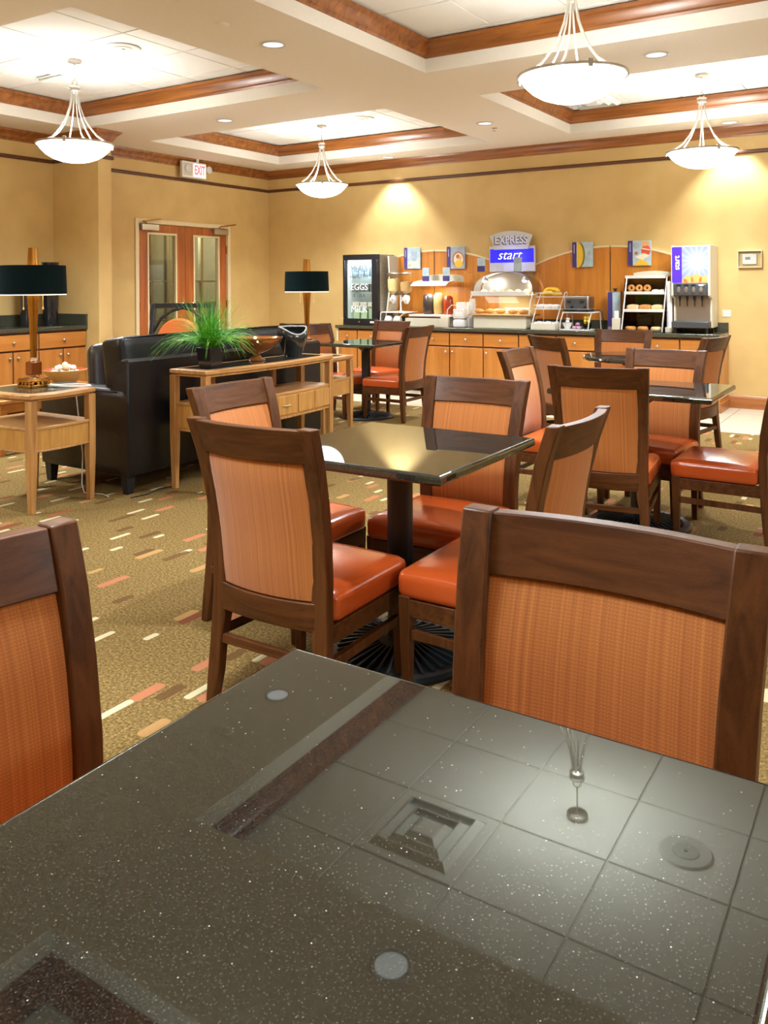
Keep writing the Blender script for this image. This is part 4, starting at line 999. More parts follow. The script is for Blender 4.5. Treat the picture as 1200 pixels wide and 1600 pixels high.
# glass door fridge
t = thing('glass_door_fridge', 'black framed glass door fridge at the left end of the buffet, lettered EGGS and MILK', 'fridge', (-6.404, 9.12, WT), 0)
W, D, Hh = .548, .39, .925
b = MB(); b.box(.0, W+.0, .03, D, .0, .03); b.box(0, W, .03, D, Hh-.03, Hh); b.box(0, .03, .03, D, .03, Hh-.03); b.box(W-.03, W, .03, D, .03, Hh-.03); b.box(.03, W-.03, D-.03, D, .03, Hh-.03)
def quilt():
    m, nt, bb_ = new_mat('silver_quilted_side'); tc = N(nt, 'ShaderNodeTexCoord'); mp = N(nt, 'ShaderNodeMapping'); mp.inputs['Scale'].default_value = (1, 1, 1)
    wv = N(nt, 'ShaderNodeTexBrick'); wv.inputs['Scale'].default_value = 1; sx = N(nt, 'ShaderNodeSeparateXYZ'); nt.links.new(tc.outputs['Object'], sx.inputs[0])
    cb = N(nt, 'ShaderNodeCombineXYZ'); nt.links.new(sx.outputs[1], cb.inputs[0]); nt.links.new(sx.outputs[2], cb.inputs[1])
    mp.inputs['Scale'].default_value = (14, 14, 1); nt.links.new(cb.outputs[0], mp.inputs[0]); nt.links.new(mp.outputs[0], wv.inputs['Vector'])
    wv.inputs['Color1'].default_value = (.42, .39, .33, 1); wv.inputs['Color2'].default_value = (.58, .55, .48, 1); wv.inputs['Mortar'].default_value = (.25, .22, .18, 1); wv.inputs['Mortar Size'].default_value = .04
    nt.links.new(wv.outputs['Color'], bb_.inputs['Base Color']); bb_.inputs['Metallic'].default_value = .4; bb_.inputs['Roughness'].default_value = .35; return m
b.build('case', quilt(), t, .004)
inn = MB(); inn.box(.031, W-.031, D-.034, D-.031, .03, Hh-.03); inn.box(.031, .034, .04, D-.03, .03, Hh-.03); inn.box(W-.034, W-.031, .04, D-.03, .03, Hh-.03); inn.box(.031, W-.031, .04, D-.03, .031, .036)
inn.build('lining', mat('fridge_lining', (.78, .84, .80), .5), t)
fr = MB(); w_ = .055
fr.box(0, W, -.03, .03, Hh-.07, Hh); fr.box(0, W, -.03, .03, 0, .085); fr.box(0, .035, -.03, .03, .085, Hh-.07); fr.box(W-.095, W, -.03, .03, .085, Hh-.07)
fr.build('door_frame', M['black_plastic'], t, .006)
MB().box(.035, W-.095, -.006, .004, .085, Hh-.07).build('glass', M['clear'], t, smooth=0)
MB().lathe([(.012, 0), (.012, .006), (0, .008)], 16, xf=Matrix.Translation((.26, -.03, .042)) @ Matrix.Rotation(PI/2, 4, 'X')).build('lock', M['chrome'], t)
MB().box(W-.12, W-.06, -.0315, -.03, .03, .055).build('label_plate', M['white_plastic'], t)
for z in (.23, .43, .63): MB().box(.036, W-.036, .05, D-.04, z, z+.006).build('shelf', M['clear'], t)
lt_w = mat('white_vinyl_letters', (.88, .90, .90), .5); lt_g = mat('grey_vinyl_letters', (.10, .12, .12), .5)
for body, z, sz, m_, sx_ in [('MEALS', .735, .115, lt_g, .80), ('HEALTHY', .635, .072, lt_g, .95), ('EGGS', .495, .115, lt_w, .98), ('& MILK', .385, .062, lt_g, 1.05), ('MILK', .205, .125, lt_w, 1.0)]:
    text(body, sz, m_, t, (.245, -.0075, z), FRONT, extrude=.0008, sx=sx_, name='door_lettering')
MB().box(.05, W-.11, .02, .05, Hh-.10, Hh-.075).build('light_strip', mat('fridge_tube', (1, 1, 1), .5, emit=(.85, .95, 1), es=.45), t)
l = light('fridge_light', 'AREA', (.25, .12, Hh-.06), 1.5, (.85, .95, 1), .25); l.parent = t
rnd = random.Random(3)
def small_box(name, x0, y0, z0, w, d, h, m_, label, cat, group=None, bev=.003, rz=0):
    o = MB().box(-w/2, w/2, -d/2, d/2, 0, h).build(name, m_, None, bev, loc=(x0, y0, z0)); o.rotation_euler = (0, 0, rz); return tag(o, label, cat, group)
FXX, FYY = -6.404, 9.12
for i in range(4): small_box('yogurt_carton', FXX+.09+.095*i, FYY+.16, WT+.4365, .08, .1, .10, mat('carton_dark', (.10, .11, .10), .6) if i == 0 else bpy.data.materials['carton_dark'], 'dark carton on the middle shelf of the fridge', 'carton', 'dark cartons in the fridge')
for i in range(3): small_box('milk_carton', FXX+.11+.12*i, FYY+.17, WT+.0365, .09, .09, .17, mat('carton_green', (.45, .58, .35), .5) if i == 0 else bpy.data.materials['carton_green'], 'pale green milk carton on the fridge floor', 'carton', 'milk cartons in the fridge')
for i in range(4): small_box('juice_carton', FXX+.09+.095*i, FYY+.17, WT+.6365, .075, .08, .13, mat('carton_blue', (.35, .45, .55), .5) if i == 0 else bpy.data.materials['carton_blue'], 'blue grey carton on the top shelf of the fridge', 'carton', 'blue cartons in the fridge')
for i in range(3): small_box('egg_tray', FXX+.11+.12*i, FYY+.17, WT+.2365, .10, .12, .06, M['cream_plastic'], 'cream egg tray on the lower shelf of the fridge', 'tray', 'egg trays in the fridge')

# cereal dispenser with bowls under it
t = thing('cereal_dispenser', 'twin clear cereal tubes on a white curved stand, right of the fridge', 'dispenser', (-5.63, 9.26, WT), 0)
pts = [(-.165, .90), (-.155, .70), (-.15, .48), (-.175, .30), (-.205, .12), (-.21, 0)]
MB().loft([[(x, -.02, z), (x, .20, z), (x+.02, .20, z), (x+.02, -.02, z)] for x, z in pts]).build('side_shield', M['cream_plastic'], t, .002, smooth=40)
MB().box(-.19, .19, -.15, .14, .165, .180).build('stand_shelf', M['white_plastic'], t, .004)
MB().tube([(.19, -.14, .172), (.15, -.15, .16), (.10, -.15, .12), (.085, -.15, .001)], .007, 8).build('shelf_leg', M['white_plastic'], t)
MB().tube([(-.19, -.14, .172), (-.195, -.15, .15), (-.20, -.15, .001)], .007, 8).build('shelf_leg', M['white_plastic'], t)
MB().lathe([(.05, .18), (.05, .186), (.012, .19), (.012, .40)], 16, (.02, 0, 0)).build('post', M['white_plastic'], t)
MB().box(-.11, .15, -.02, .02, .395, .42).build('crossbar', M['grey_plastic'], t, .004)
for i, (x, cm) in enumerate(((-.085, (.78, .56, .25)), (.105, (.58, .36, .14)))):
    MB().lathe([(.03, .40), (.072, .44), (.082, .50), (.082, .655)], 24, (x, 0, 0), caps=False).build('tube', M['clear'], t)
    MB().lathe([(.0, .405), (.028, .405), (.070, .445), (.079, .50), (.079, .60 if i == 0 else .56), (0, .61 if i == 0 else .57)], 24, (x, 0, 0), caps=False).build('cereal', mat('cereal_%d' % i, cm, .8, noise=.4, nscale=90, bump=.6, bscale=90), t)
    MB().lathe([(.086, .655), (.088, .67), (.07, .682), (0, .685)], 24, (x, 0, 0)).build('lid', M['steel'], t)
    MB().lathe([(.02, .40), (.044, .37), (.047, .33), (.030, .295), (.02, .28)], 20, (x, 0, 0)).build('wheel_housing', M['white_plastic'], t)
    kb = MB(); kb.tube([(x, -.05, .34), (x, -.085, .34)], .012, 8)
    for a in range(3): kb.tube([(x, -.085, .34), (x+.03*math.cos(a*2.1), -.088, .34+.03*math.sin(a*2.1))], .007, 6)
    kb.build('turn_knob', M['white_plastic'], t)
bowl_me = None
for i, x in enumerate((-5.735, -5.603)):
    for k_ in range(4):
        if bowl_me is None:
            o = MB().lathe([(0, .0562), (.031, .0545), (.0468, .039), (.0587, .0115), (.0605, 0), (.062, 0), (.060, .012), (.048, .040), (.032, .056), (0, .058)], 24, caps=False).build('cereal_bowl', M['white_ceramic'], None, smooth=50); bowl_me = o.data
        else: o = bpy.data.objects.new('cereal_bowl', bowl_me); C.objects.link(o)
        o.location = (x, 9.17, WT+.0008+.0235*k_)
        if k_: o.location.z += .0
        tag(o, ['white cereal bowl in the left upturned stack under the cereal tubes', 'white cereal bowl in the right upturned stack under the cereal tubes'][i], 'bowl', ['left stack of cereal bowls', 'right stack of cereal bowls'][i])

# hot cereal station
t = thing('topping_station', 'white canopied station with three round tubs on a long cream base', 'food station', (-5.11, 9.22, WT), 0)
MB().box(-.355, .255, -.10, .16, 0, .105).build('base', M['cream_plastic'], t, .004)
MB().box(.175, .275, -.135, -.08, 0, .125).build('base_block', M['cream_plastic'], t, .004)
MB().box(-.30, .30, -.10, .16, .125, .150).build('tray', mat('pink_tray', (.78, .62, .52), .4), t, .004)
MB().box(-.31, .31, -.09, .15, .106, .124).build('shadow_board', M['grey_plastic'], t, .002)
for x in (-.205, .34): MB().box(x-.018, x+.018, .02, .15, .15, .52 if x < 0 else .60).build('acrylic_post', M['clear'], t, .003)
MB().loft([[(x, -.10, .505), (x, -.02, .548), (x, .16, .572), (x, .16, .582), (x, -.02, .560), (x, -.10, .517)] for x in (-.275, -.1, .10, .23)]).build('canopy', M['white_plastic'], t, .003)
hd = [(-.15, .560), (.37, .560), (.37, .60), (.345, .632)]+[(lerp(.33, -.13, i/8), .640+.014*(1-(i/4-1)**2)) for i in range(9)]+[(-.15, .62)]
MB().prism(hd, .10, .13, 'xz').build('header', M['cream_plastic'], t, .003)
for x, rx, h, m_, lab in ((-.100, .074, .26, mat('dark_tub', (.045, .032, .028), .25), 'dark'), (.045, .065, .27, mat('tan_tub', (.50, .38, .14), .3), 'tan'), (.180, .062, .235, mat('red_tub', (.33, .045, .012), .2), 'red')):
    o = MB().lathe([(rx*.82, 0), (rx, .03), (rx*1.02, h*.55), (rx*.93, h*.9), (rx*.5, h), (0, h)], 28).build('tub', m_, None, smooth=50, loc=(-5.11+x, 9.28, WT+.1508)); tag(o, lab+' round tub standing in the canopied topping station', 'tub')
MB().tube([(.24, -.09, .15), (.25, -.09, .22), (.30, -.08, .27), (.36, -.06, .27)], .006, 8).build('faucet', M['white_plastic'], t)
l = light('canopy_light', 'AREA', (0, .02, .50), 2.0, (1, .97, .9), .2); l.parent = t
for x, lab in ((-5.205, 'small sign card with violet foot on the station canopy, left of the pair'), (-4.915, 'small sign card with violet foot on the station canopy, right of the pair')):
    t = thing('sign_card', lab, 'sign card', (x, 9.20, WT+.5675+(.0)), R_(-4))
    MB().box(-.050, .050, .0, .010, .0, .17).build('card', PB, t, .002); MB().box(-.050, .050, -.001, .0, .0, .065).build('violet_foot', VIO, t)
    MB().box(-.05, .05, -.018, .03, -.003, .0).build('card_foot', M['clear'], t)

# napkins, cups and plates
k = 0
for x, y, w_, d_, h_, lab in ((-4.70, 9.16, .15, .12, .095, 'block of white napkins at the front of the worktop'),):
    t = thing('napkin_block', lab, 'napkins', (x, y, WT), 0)
    MB().cushion(-w_/2, w_/2, -d_/2, d_/2, 0, h_, .02, .012, 5).build('napkin_stack', M['paper'], t)
t = thing('napkin_dispenser', 'white boxy napkin dispenser standing on the napkins beside the pastry case', 'dispenser', (-4.69, 9.16, WT+.108))
MB().box(-.085, .07, -.05, .05, .0, .115).build('dispenser_box', M['white_plastic'], t, .006); MB().box(-.055, .04, -.052, -.05, .03, .085).build('napkin_slot', M['paper'], t); MB().box(-.05, .055, -.035, .035, .115, .20).build('paper_sheaf', M['paper'], t, .004)
cup_me = None
for i, (x, y, n_) in enumerate(((-4.615, 9.33, 7), (-4.69, 9.385, 6), (-4.645, 9.455, 4))):
    for k_ in range(n_):
        if cup_me is None:
            o = MB().lathe([(.0, .0925), (.0315, .0925), (.0372, 0), (.0382, 0), (.0328, .0938), (.0, .094)], 20, caps=False).build('paper_cup', M['paper'], None, smooth=50); cup_me = o.data
        else: o = bpy.data.objects.new('paper_cup', cup_me); C.objects.link(o)
        o.location = (x, y, WT+.001+.042*k_)
        tag(o, ['white paper cup in the tallest upturned stack, left of the pastry case', 'white paper cup in the rear upturned stack, left of the pastry case', 'white paper cup in the short upturned stack, left of the pastry case'][i], 'cup', ['tallest cup stack by the pastry case', 'rear cup stack by the pastry case', 'short cup stack by the pastry case'][i])

# two tier pastry case
t = thing('pastry_case', 'two tier clear pastry case with lit domed hood under the start sign', 'display case', (-4.17, 9.24, WT), 0)
MB().box(-.345, .335, -.10, .19, 0, .148).build('base', M['cream_plastic'], t, .005)
MB().box(-.40, .40, -.13, .20, .150, .168).build('lower_tray', mat('wicker_tray', (.45, .24, .09), .5, noise=.3, nscale=60), t, .004)
MB().box(-.36, .36, -.10, .20, .385, .405).build('upper_shelf', M['white_plastic'], t, .003); MB().box(-.37, .34, -.112, -.10, .385, .440).build('shelf_front', M['white_plastic'], t, .004)
hood = MB(); rows = []
for i in range(15):
    a = PI*i/14; x = -.385*math.cos(a); z = .42+.255*math.sin(a)**.75
    rows.append([(x, -.02+.05*math.sin(a), z), (x, .195, z), (x*.985, .195, z-.008), (x*.985, -.02+.05*math.sin(a), z-.008)])
hood.loft(rows).build('hood', M['steel'], t, smooth=40)
MB().prism([(-.37, .42)]+[(.37*-math.cos(PI*i/14), .42+.24*math.sin(PI*i/14)**.75) for i in range(15)], .185, .195, 'xz').build('hood_back', M['steel'], t)
MB().box(-.52, .40, -.10, .18, .668, .676).build('top_plate', M['clear'], t, .002)
for i, x in enumerate((-.40, .385)):
    MB().loft([[(x, -.13+.12*(u**2), .168+.49*u), (x, .195, .168+.49*u), (x+.006, .195, .168+.49*u), (x+.006, -.13+.12*(u**2), .168+.49*u)] for u in [q/8 for q in range(9)]]).build('side_pane', M['clear'], t, smooth=40)
    MB().tube([(x+.003, -.13+.12*(u**2), .168+.26*u) for u in [q/8 for q in range(9)]], .006, 8).build('side_post', M['white_plastic'], t)
MB().loft([[(-.39, -.13+.05*u*u, .172+.21*u), (.38, -.13+.05*u*u, .172+.21*u), (.38, -.126+.05*u*u, .172+.21*u), (-.39, -.126+.05*u*u, .172+.21*u)] for u in [q/6 for q in range(7)]]).build('front_pane', M['clear'], t, smooth=40)
for x in (-.25, .27):
    MB().lathe([(.012, .0), (.05, -.05), (.046, -.055), (0, -.04)], 20, (x, .03, .62)).build('lamp_shade', M['chrome'], t)
    MB().lathe([(0, -.02), (.022, -.012), (.026, 0), (.018, .018), (0, .024)], 14, (x, .02, .565), caps=False).build('heat_bulb', mat('heat_bulb_glow', (1, 1, .95), .4, emit=(1, .97, .88), es=9) if x < 0 else bpy.data.materials['heat_bulb_glow'], t)
    l = light('heat_light', 'POINT', (x, -.02, .53), 1.1, (1, .95, .82), .04); l.parent = t
l = light('tray_fill', 'AREA', (-.0, -.03, .375), 1.6, (1, .93, .78), .4); l.parent = t  # fill added below the upper shelf to brighten the lower tier's food
BRD = [mat('golden_crust', (.58, .26, .06), .55, noise=.35, nscale=30, bump=.2, bscale=90), mat('pale_bun', (.78, .55, .28), .6, noise=.2, nscale=30), mat('cream_wrapper', (.80, .78, .70), .4)]
def bread(kind, mi, loc, rz, label, cat, group, s=1.0):
    key = (kind, mi)
    if key not in bread_me:
        b = MB()
        if kind == 'croissant':
            rows = []
            for i in range(13):
                u = i/6-1; r_ = .030*(1-u*u*.85)*(1+.10*(i % 2)); rows.append([(u*.065, .022*u*u+r_*math.cos(2*PI*q/10), .028+r_*math.sin(2*PI*q/10)) for q in range(10)])
            b.loft(rows)
        elif kind == 'ring':
            pts = [(.036*math.cos(2*PI*i/18), .036*math.sin(2*PI*i/18), .022) for i in range(18)]; b.tube(pts, .022, 10, closed=True)
        elif kind == 'loaf':
            b.cushion(-.065, .065, -.05, .05, 0, .05, .018, .012, 5)
        else: b.lathe([(.0, 0), (.035, 0), (.045, .015), (.040, .040), (.02, .055), (0, .058)], 18, caps=False)
        o = b.build(cat.replace(' ', '_'), BRD[mi], None, smooth=60); bread_me[key] = o.data
    else: o = bpy.data.objects.new(cat.replace(' ', '_'), bread_me[key]); C.objects.link(o)
    o.location = loc; o.rotation_euler = (0, 0, rz); o.scale = (s, s, s); return tag(o, label, cat, group)
bread_me = {}
for i in range(5): bread('croissant', 0, (-4.46+.142*i, 9.18+.01*(i % 2), WT+.1745), .12*(i % 3), 'golden croissant on the lower tray of the pastry case', 'croissant', 'croissants in the pastry case')
for i in range(3): bread('loaf', 2, (-4.26+.165*i, 9.32, WT+.1685), .05*i, 'wrapped white bread at the back of the lower tray in the pastry case', 'wrapped bread', 'wrapped bread in the pastry case')
for i in range(6): bread('bun', 1, (-4.43+.11*i, 9.27+.015*(i % 2), WT+.4055), .5*i, 'pale bun on the upper shelf of the pastry case under the hood', 'bun', 'buns in the pastry case')
for x, z, lab in ((-4.435, 1.484, 'clear sign card with violet foot on the case top, at the left'), (-4.19, 1.484, 'clear low sign card on the case top, in the middle'), (-3.96, 1.484, 'tall grey headed sign card on the case top, at the right')):
    t = thing('sign_card', lab, 'sign card', (x, 9.20, z), R_(3))
    h_ = .085 if 'low' in lab else .165
    MB().box(-.05, .05, .0, .006, 0, h_).build('card', M['clear'] if 'low' in lab else PB, t, .001)
    if 'low' not in lab: MB().box(-.05, .05, -.001, 0, 0 if 'foot' in lab else .10, .07 if 'foot' in lab else h_).build('card_band', VIO if 'foot' in lab else PG, t)
    MB().box(-.05, .05, -.02, .03, -.0012, 0).build('card_foot', M['clear'], t)

# wire rack with bananas
t = thing('wire_rack', 'three tier white wire rack between the pastry case and the toaster', 'rack', (-3.60, 9.24, WT), 0)
for x in (-.155, .135):
    MB().tube([(x, -.12, .002), (x+.01, -.10, .12), (x+.035, -.03, .29), (x+.06, .02, .42), (x+.065, .06, .43)], .006, 8).build('side_wire', M['white_plastic'], t)
    MB().tube([(x+.05, .12, 0), (x+.05, .12, .43)], .005, 8).build('back_wire', M['white_plastic'], t)
for z, y0 in ((.235, -.05), (.375, .0)):
    b = MB()
    for q in range(7): b.tube([(-.14+.02+.047*q, y0-.03, z), (-.14+.02+.047*q, y0+.13, z)], .003, 6)
    b.tube([(-.14, y0-.03, z), (.18, y0-.03, z), (.18, y0+.13, z), (-.14, y0+.13, z)], .004, 6, closed=True); b.tube([(-.14, y0-.04, z+.045), (.18, y0-.04, z+.045)], .004, 6)
    b.build('wire_shelf', M['white_plastic'], t)
b = MB(); b.box(-.17, .14, -.13, .10, .0, .008); b.box(-.17, .14, -.13, -.122, .008, .072); b.box(-.17, -.162, -.13, .10, .008, .072); b.box(.132, .14, -.13, .10, .008, .072); b.box(-.17, .14, .092, .10, .008, .072)
b.build('bottom_bin', M['cream_plastic'], t, .002)
pk = [mat('silver_packet', (.62, .62, .68), .35), mat('white_packet', (.85, .84, .86), .5), mat('violet_packet', (.42, .25, .36), .5), mat('yellow_packet', (.82, .60, .06), .5)]
def packet(loc, mi, rot, label, group, w_=.035, d_=.025, h_=.03):
    key = ('p', mi, w_)
    if key not in bread_me:
        o = MB().cushion(-w_, w_, -d_, d_, 0, h_, .012, .006, 3).build('food_packet', pk[mi], None, smooth=60); bread_me[key] = o.data
    else: o = bpy.data.objects.new('food_packet', bread_me[key]); C.objects.link(o)
    o.location = loc; o.rotation_euler = rot; tag(o, label, 'packet', group)
for i in range(10): packet((-3.716+.0550*(i % 5), 9.155+.075*(i//5), WT+.048+.006*(i % 2)), 0, (.10, .06, 0), 'silver packet in the bottom bin of the wire rack', 'silver packets in the wire rack bin', .026, .03, .035)
for i in range(6): packet((-3.668+.082*(i % 3), 9.195+.066*(i//3), WT+.2395), 1, (0, 0, 0), 'white packet on the middle shelf of the wire rack', 'white packets on the wire rack', .04, .03, .045)
ban = mat('banana_yellow', (.86, .55, .04), .45, noise=.12, nscale=20); bm0 = None
for i in range(8):
    if bm0 is None:
        b = MB(); b.tube([(.085*math.cos(a), 0, .085*math.sin(a)*.62) for a in [lerp(.35, PI-.35, q/10) for q in range(11)]], [.005, .012, .017, .019, .020, .020, .020, .019, .017, .012, .006], 10)
        o = b.build('banana', ban, None, smooth=60); bm0 = o.data
    else: o = bpy.data.objects.new('banana', bm0); C.objects.link(o)
    o.location = (-3.590+.006*i, 9.222+.042*i, WT+.3765) if i < 5 else (-3.575, 9.245+.050*(i-5), WT+.416); o.rotation_euler = (0, 0, -.06); tag(o, 'banana in the lower layer of the heap on the wire rack' if i < 5 else 'banana in the upper layer of the heap on the wire rack', 'banana', 'lower bananas on the wire rack' if i < 5 else 'upper bananas on the wire rack')

# toaster stand
t = thing('toaster_stand', 'white wire stand carrying the toaster', 'stand', (-3.225, 9.22, WT), 0)
MB().box(-.165, .20, -.10, .16, .196, .206).build('stand_shelf', M['white_plastic'], t, .003)
for x in (-.165, .165):
    MB().tube([(x-.02, -.12, .005), (x-.012, -.115, .10), (x+.01, -.10, .19), (x+.03, .14, .20)], .006, 8).build('side_wire', M['white_plastic'], t)
    MB().tube([(x+.03, .15, .2), (x+.04, .15, .0)], .005, 8).build('back_wire', M['white_plastic'], t)
MB().box(-.185, .15, -.125, .10, .0, .012).build('stand_base', M['white_plastic'], t, .003)
t = thing('toaster', 'brushed steel four slot toaster on the white stand', 'toaster', (-3.235, 9.24, WT+.207), 0)
MB().box(-.145, .145, -.085, .125, .0, .022).build('toaster_base', M['black_plastic'], t, .004)
MB().box(-.145, .145, -.085, .125, .022, .185).build('toaster_body', M['steel'], t, .018, 3)
MB().box(-.125, .125, -.091, -.085, .035, .150).build('front_panel', M['grey_plastic'], t, .004)
for x in (-.075, .075):
    MB().box(x-.022, x+.022, -.108, -.09, .11, .125).build('lever', M['black_plastic'], t, .003); MB().lathe([(.014, 0), (.012, .016), (0, .017)], 14, xf=Matrix.Translation((x+.03, -.091, .055)) @ Matrix.Rotation(PI/2, 4, 'X')).build('dial', M['black_plastic'], t)
for x in (-.105, -.04, .03, .095): MB().box(x-.014, x+.014, -.06, .10, .1845, .1875).build('slot', M['black_plastic'], t)
MB().tube([(.145, .09, .013), (.20, .11, .02), (.235, .11, .0), (.245, .12, -.10), (.24, .16, -.195)], .005, 6).build('toaster_cord', M['black_plastic'], t)
o = MB().lathe([(.0, .004), (.035, .0), (.062, .06), (.066, .085), (.061, .085), (.056, .06), (.03, .01), (0, .01)], 24, caps=False).build('packet_bowl', M['white_ceramic'], None, smooth=50, loc=(-3.348, 9.18, WT+.0135)); o.scale = (.84, .84, .84); tag(o, 'white bowl of packets under the toaster, at the left', 'bowl')
for i in range(3): packet((-3.350+.004*i, 9.18, WT+.060+.0275*i), 1, (0, 0, .5*i), 'white packet in the bowl under the toaster', 'white packets under the toaster', .022, .016, .02)
for i in range(7): packet(((-3.252, -3.200)[i % 2] if i < 6 else -3.226, (9.14+.043*(i//2)) if i < 6 else 9.183, WT+.0135+(.038 if i == 6 else 0)), 2, (0, 0, 0), 'mauve packet heaped under the toaster', 'mauve packets under the toaster', .024, .02, .03)
o = MB().lathe([(.0, .004), (.035, .0), (.05, .04), (.052, .07), (.047, .07), (.044, .04), (.03, .01), (0, .01)], 24, caps=False).build('packet_bowl', M['smoke'], None, smooth=50, loc=(-3.115, 9.17, WT+.013)); tag(o, 'clear bowl of yellow packets under the toaster, at the right', 'bowl')
for i in range(6): packet((-3.115+(-.0195, .0195)[i % 2], 9.17, WT+.052+.037*(i//2)), 3, (0, 0, 0), 'yellow packet in the clear bowl under the toaster', 'yellow packets under the toaster', .018, .014, .03)

# poster canister and small napkin holder
t = thing('poster_canister', 'tall violet and blue printed box with black knob, left of the bagel case', 'canister', (-2.865, 9.40, WT), 0)
MB().box(-.075, .075, -.04, .04, 0, .435).build('canister_box', M['steel'], t, .004); MB().box(-.072, -.018, -.0415, -.04, .04, .425).build('violet_band', VIO, t); MB().box(-.018, .07, -.0415, -.04, .04, .425).build('picture', PB, t)
MB().lathe([(.012, .435), (.012, .45), (.024, .458), (.022, .47), (0, .474)], 14).build('knob', M['black_plastic'], t)
t = thing('napkin_holder', 'small cream napkin holder before the printed box', 'napkin holder', (-2.775, 9.15, WT), 0)
MB().box(-.042, .042, -.035, .035, 0, .145).build('holder', M['cream_plastic'], t, .004); MB().box(-.022, .022, -.012, .012, .14, .225).build('napkins', M['paper'], t, .004)
# bagel case
t = thing('bagel_case', 'smoky three shelf bagel case with cream header', 'display case', (-2.47, 9.24, WT), 0)
for x in (-.25, .182):
    MB().prism([(-.13, 0), (.18, 0), (.18, .60), (.03, .60)], x-.003+.01, x+.003+.01, 'yz').build('side_pane', M['smoke'], t)
    MB().tube([(x+.01, -.128, .005), (x+.028, .03, .60)], .008, 8).build('front_post', M['nickel'], t)
MB().box(-.24, .195, .175, .185, 0, .60).build('back_pane', M['smoke'], t)
for z in (.235, .425, .60): MB().box(-.24+.0, .197, -.13+.267*z-.004, .18, z-.008, z).build('shelf', M['nickel'], t, .002); MB().box(-.24, .197, -.13+.267*z-.012, -.13+.267*z-.004, z-.02, z+.012).build('shelf_lip', M['white_plastic'], t, .002)
MB().box(-.25, .195, -.13, .18, 0, .010).build('case_floor', M['grey_plastic'], t, .002)
hd = [(-.155, .604), (.275, .604), (.275, .635)]+[(lerp(.275, -.155, i/8), .640+.020*(1-(i/4-1)**2)) for i in range(9)]
MB().prism(hd, .05, .075, 'xz').build('header', M['cream_plastic'], t, .003)
BY = 9.24
for i in range(3): o = bread('ring', 0, (-2.65+.086*i, BY+.07, WT+.4695), 0, 'ring donut on the top shelf of the bagel case', 'donut', 'donuts in the bagel case', .72); o.rotation_euler = (PI/2-.2, 0, 0)
for i in range(2): o = bread('loaf', 2, (-2.398+.078*i, BY+.09, WT+.4255), 0, 'white wrapped roll on the top shelf of the bagel case', 'wrapped roll', 'wrapped rolls in the bagel case', .58)
for i in range(3): bread('loaf', 1 if i != 1 else 0, (-2.63+.134*i, BY+.05, WT+.2355), 0, ['pale bread slab on the middle shelf of the bagel case, left', 'golden bread slab on the middle shelf of the bagel case', 'pale bread slab on the middle shelf of the bagel case, right'][i], 'bread', None, 1.0)
for i in range(3):
    x = (-2.64, -2.512, -2.362)[i]; bread('ring', 0 if i < 2 else 1, (x, BY-.03+.02*(i % 2), WT+.0105), 0, ['large golden bagel at the left on the floor of the bagel case', 'large golden bagel in the middle on the floor of the bagel case', 'pale bagel at the right on the floor of the bagel case'][i], 'bagel', None, 1.05)
# cup dispenser
t = thing('cup_dispenser', 'tall white tube of stacked cups left of the drink machine', 'dispenser', (-2.223, 9.22, WT), 0)
MB().box(-.037, .037, -.05, .05, 0, .055).build('dispenser_foot', M['cream_plastic'], t, .004)
b = MB(); prof = [(.030, .055)]
for i in range(22): z = .07+.021*i; prof += [(.029, z), (.032, z+.004), (.029, z+.008)]
b.lathe(prof+[(.025, .545), (0, .55)], 24); b.build('cup_column', M['paper'], t, smooth=0)
# drink machine
t = thing('drink_machine', 'juice dispenser with lit starburst display and four nozzles at the right end of the buffet', 'drink machine', (-1.985, 9.12, WT), 0)
W2 = .185
side = [(.0, .395), (-.0, .90), (.025, .925), (.38, .925), (.38, .055), (.10, .055), (.10, .36)]
for x in (-W2, W2+.0): MB().prism([(a, c_) for a, c_ in side], x-.012, x+.012, 'yz').build('side_panel', M['cream_plastic'], t, .004)
MB().box(-W2+.012, W2-.012, .0, .38, .52, .92).build('upper_case', M['cream_plastic'], t, .004)
MB().box(-W2+.012, W2-.012, .12, .38, .055, .52).build('splash_panel', M['steel'], t, .004)
MB().box(-W2+.012, W2-.012, -.02, .10, .39, .525).build('nozzle_fascia', M['grey_plastic'], t, .02, 3)
MB().box(-W2, W2, -.05, .36, .055, .125).build('drip_tray', M['grey_plastic'], t, .008)
for x in (-W2+.03, W2-.03):
    for y in (.0, .33): MB().lathe([(.016, 0), (.013, .056)], 12, (x, y, 0)).build('foot', M['black_plastic'], t)
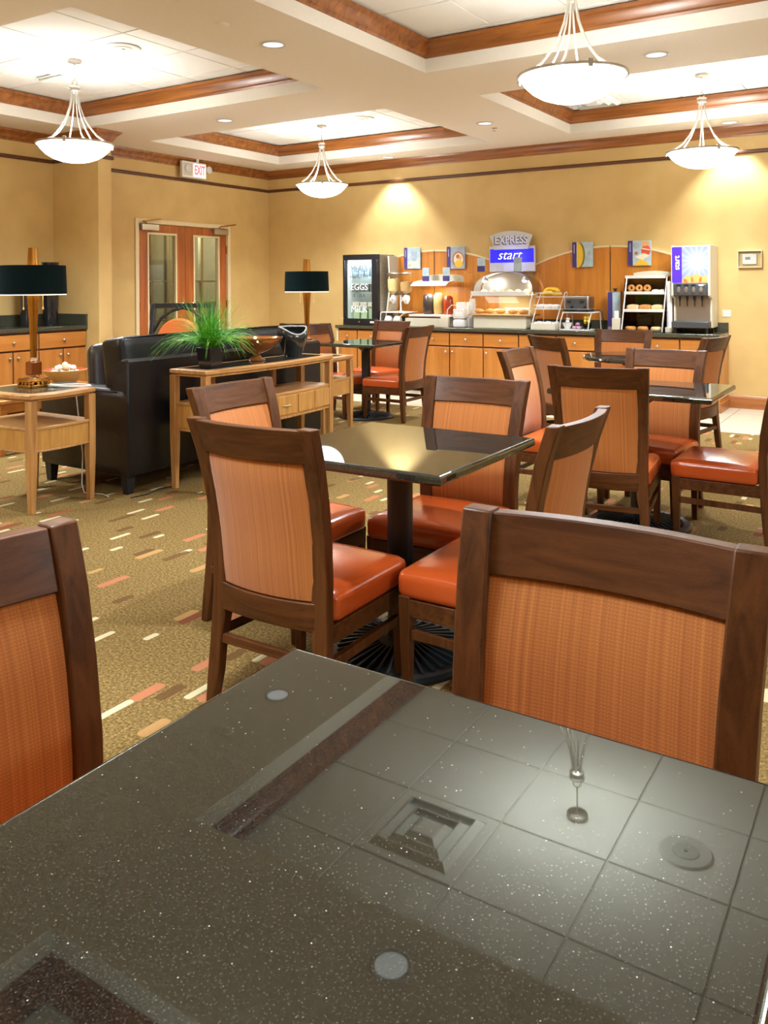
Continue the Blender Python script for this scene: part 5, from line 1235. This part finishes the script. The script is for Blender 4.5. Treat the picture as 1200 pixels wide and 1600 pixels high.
def starburst():
    m, nt, b = new_mat('lit_starburst'); tc = N(nt, 'ShaderNodeTexCoord'); sx = N(nt, 'ShaderNodeSeparateXYZ'); nt.links.new(tc.outputs['Object'], sx.inputs[0])
    def mt(op, a, bb=None):
        n = N(nt, 'ShaderNodeMath', operation=op)
        for i, v in enumerate((a, bb)):
            if v is None: continue
            if isinstance(v, (int, float)): n.inputs[i].default_value = v
            else: nt.links.new(v, n.inputs[i])
        return n.outputs[0]
    dx = mt('SUBTRACT', sx.outputs[0], .065); dz = mt('SUBTRACT', sx.outputs[2], .75)
    ang = mt('ARCTAN2', dz, dx); ray = mt('MULTIPLY_ADD', mt('SINE', mt('MULTIPLY', ang, 17.0)), .5); nt.nodes[-1].inputs[2].default_value = .5
    ln = mt('SQRT', mt('ADD', mt('MULTIPLY', dx, dx), mt('MULTIPLY', dz, dz)))
    r = ramp(nt, [(0, (1, 1, .95)), (.28, (.95, .96, 1)), (.65, (.50, .68, 1.0)), (1, (.32, .50, .95))]); nt.links.new(mt('MULTIPLY', ln, 5.0), r.inputs[0])
    mx = N(nt, 'ShaderNodeMix', data_type='RGBA'); nt.links.new(mt('MULTIPLY', ray, .55), mx.inputs[0]); nt.links.new(r.outputs[0], mx.inputs[6]); mx.inputs[7].default_value = (1, .98, .92, 1)
    b.inputs['Base Color'].default_value = (.1, .1, .1, 1); nt.links.new(mx.outputs[2], b.inputs['Emission Color']); b.inputs['Emission Strength'].default_value = .33; return m
MB().box(-.085, W2-.014, -.004, 0, .53, .905).build('display', starburst(), t)
MB().box(-W2+.0, -.085, -.004, 0, .53, .905).build('violet_display', mat('lit_violet', (.05, .02, .4), .4, emit=(.05, .008, .50), es=.62), t)
OR = mat('lit_orange', (.8, .3, .1), .4, emit=(1, .30, .06), es=.34)
for x, z, r_ in ((-.02, .555, .05), (.06, .565, .055), (.135, .552, .05), (-.06, .54, .03)):
    MB().prism([(max(-.084, min(W2-.015, x+r_*math.cos(2*PI*i/20))), max(.531, z+r_*math.sin(2*PI*i/20))) for i in range(20)], -.0052, -.004, 'xz').build('printed_fruit', OR, t, smooth=0)
text('start', .080, bpy.data.materials['lit_white_script'], t, (-.135, -.0048, .74), (PI/2, -PI/2, 0), extrude=.0005, name='display_script')
for i, x in enumerate((-.115, -.04, .035, .11)):
    MB().lathe([(.020, 0), (.018, .012), (0, .014)], 16, xf=Matrix.Translation((x, -.02, .455)) @ Matrix.Rotation(PI/2, 4, 'X') @ Matrix.Diagonal((1, 1.7, 1, 1))).build('button', M['steel'], t)
    MB().box(x-.024, x+.024, -.0215, -.02, .495, .512).build('flavor_tag', M['white_plastic'] if i == 3 else M['black_plastic'], t, .002)
    MB().lathe([(.016, .39), (.013, .36), (.007, .33), (.006, .28), (0, .28)], 12, (x, .03, 0)).build('nozzle', M['black_plastic'], t)
l = light('display_glow', 'AREA', (0, -.08, .72), .6, (.75, .85, 1), .25, rot=(-PI/2, 0, 0)); l.parent = t
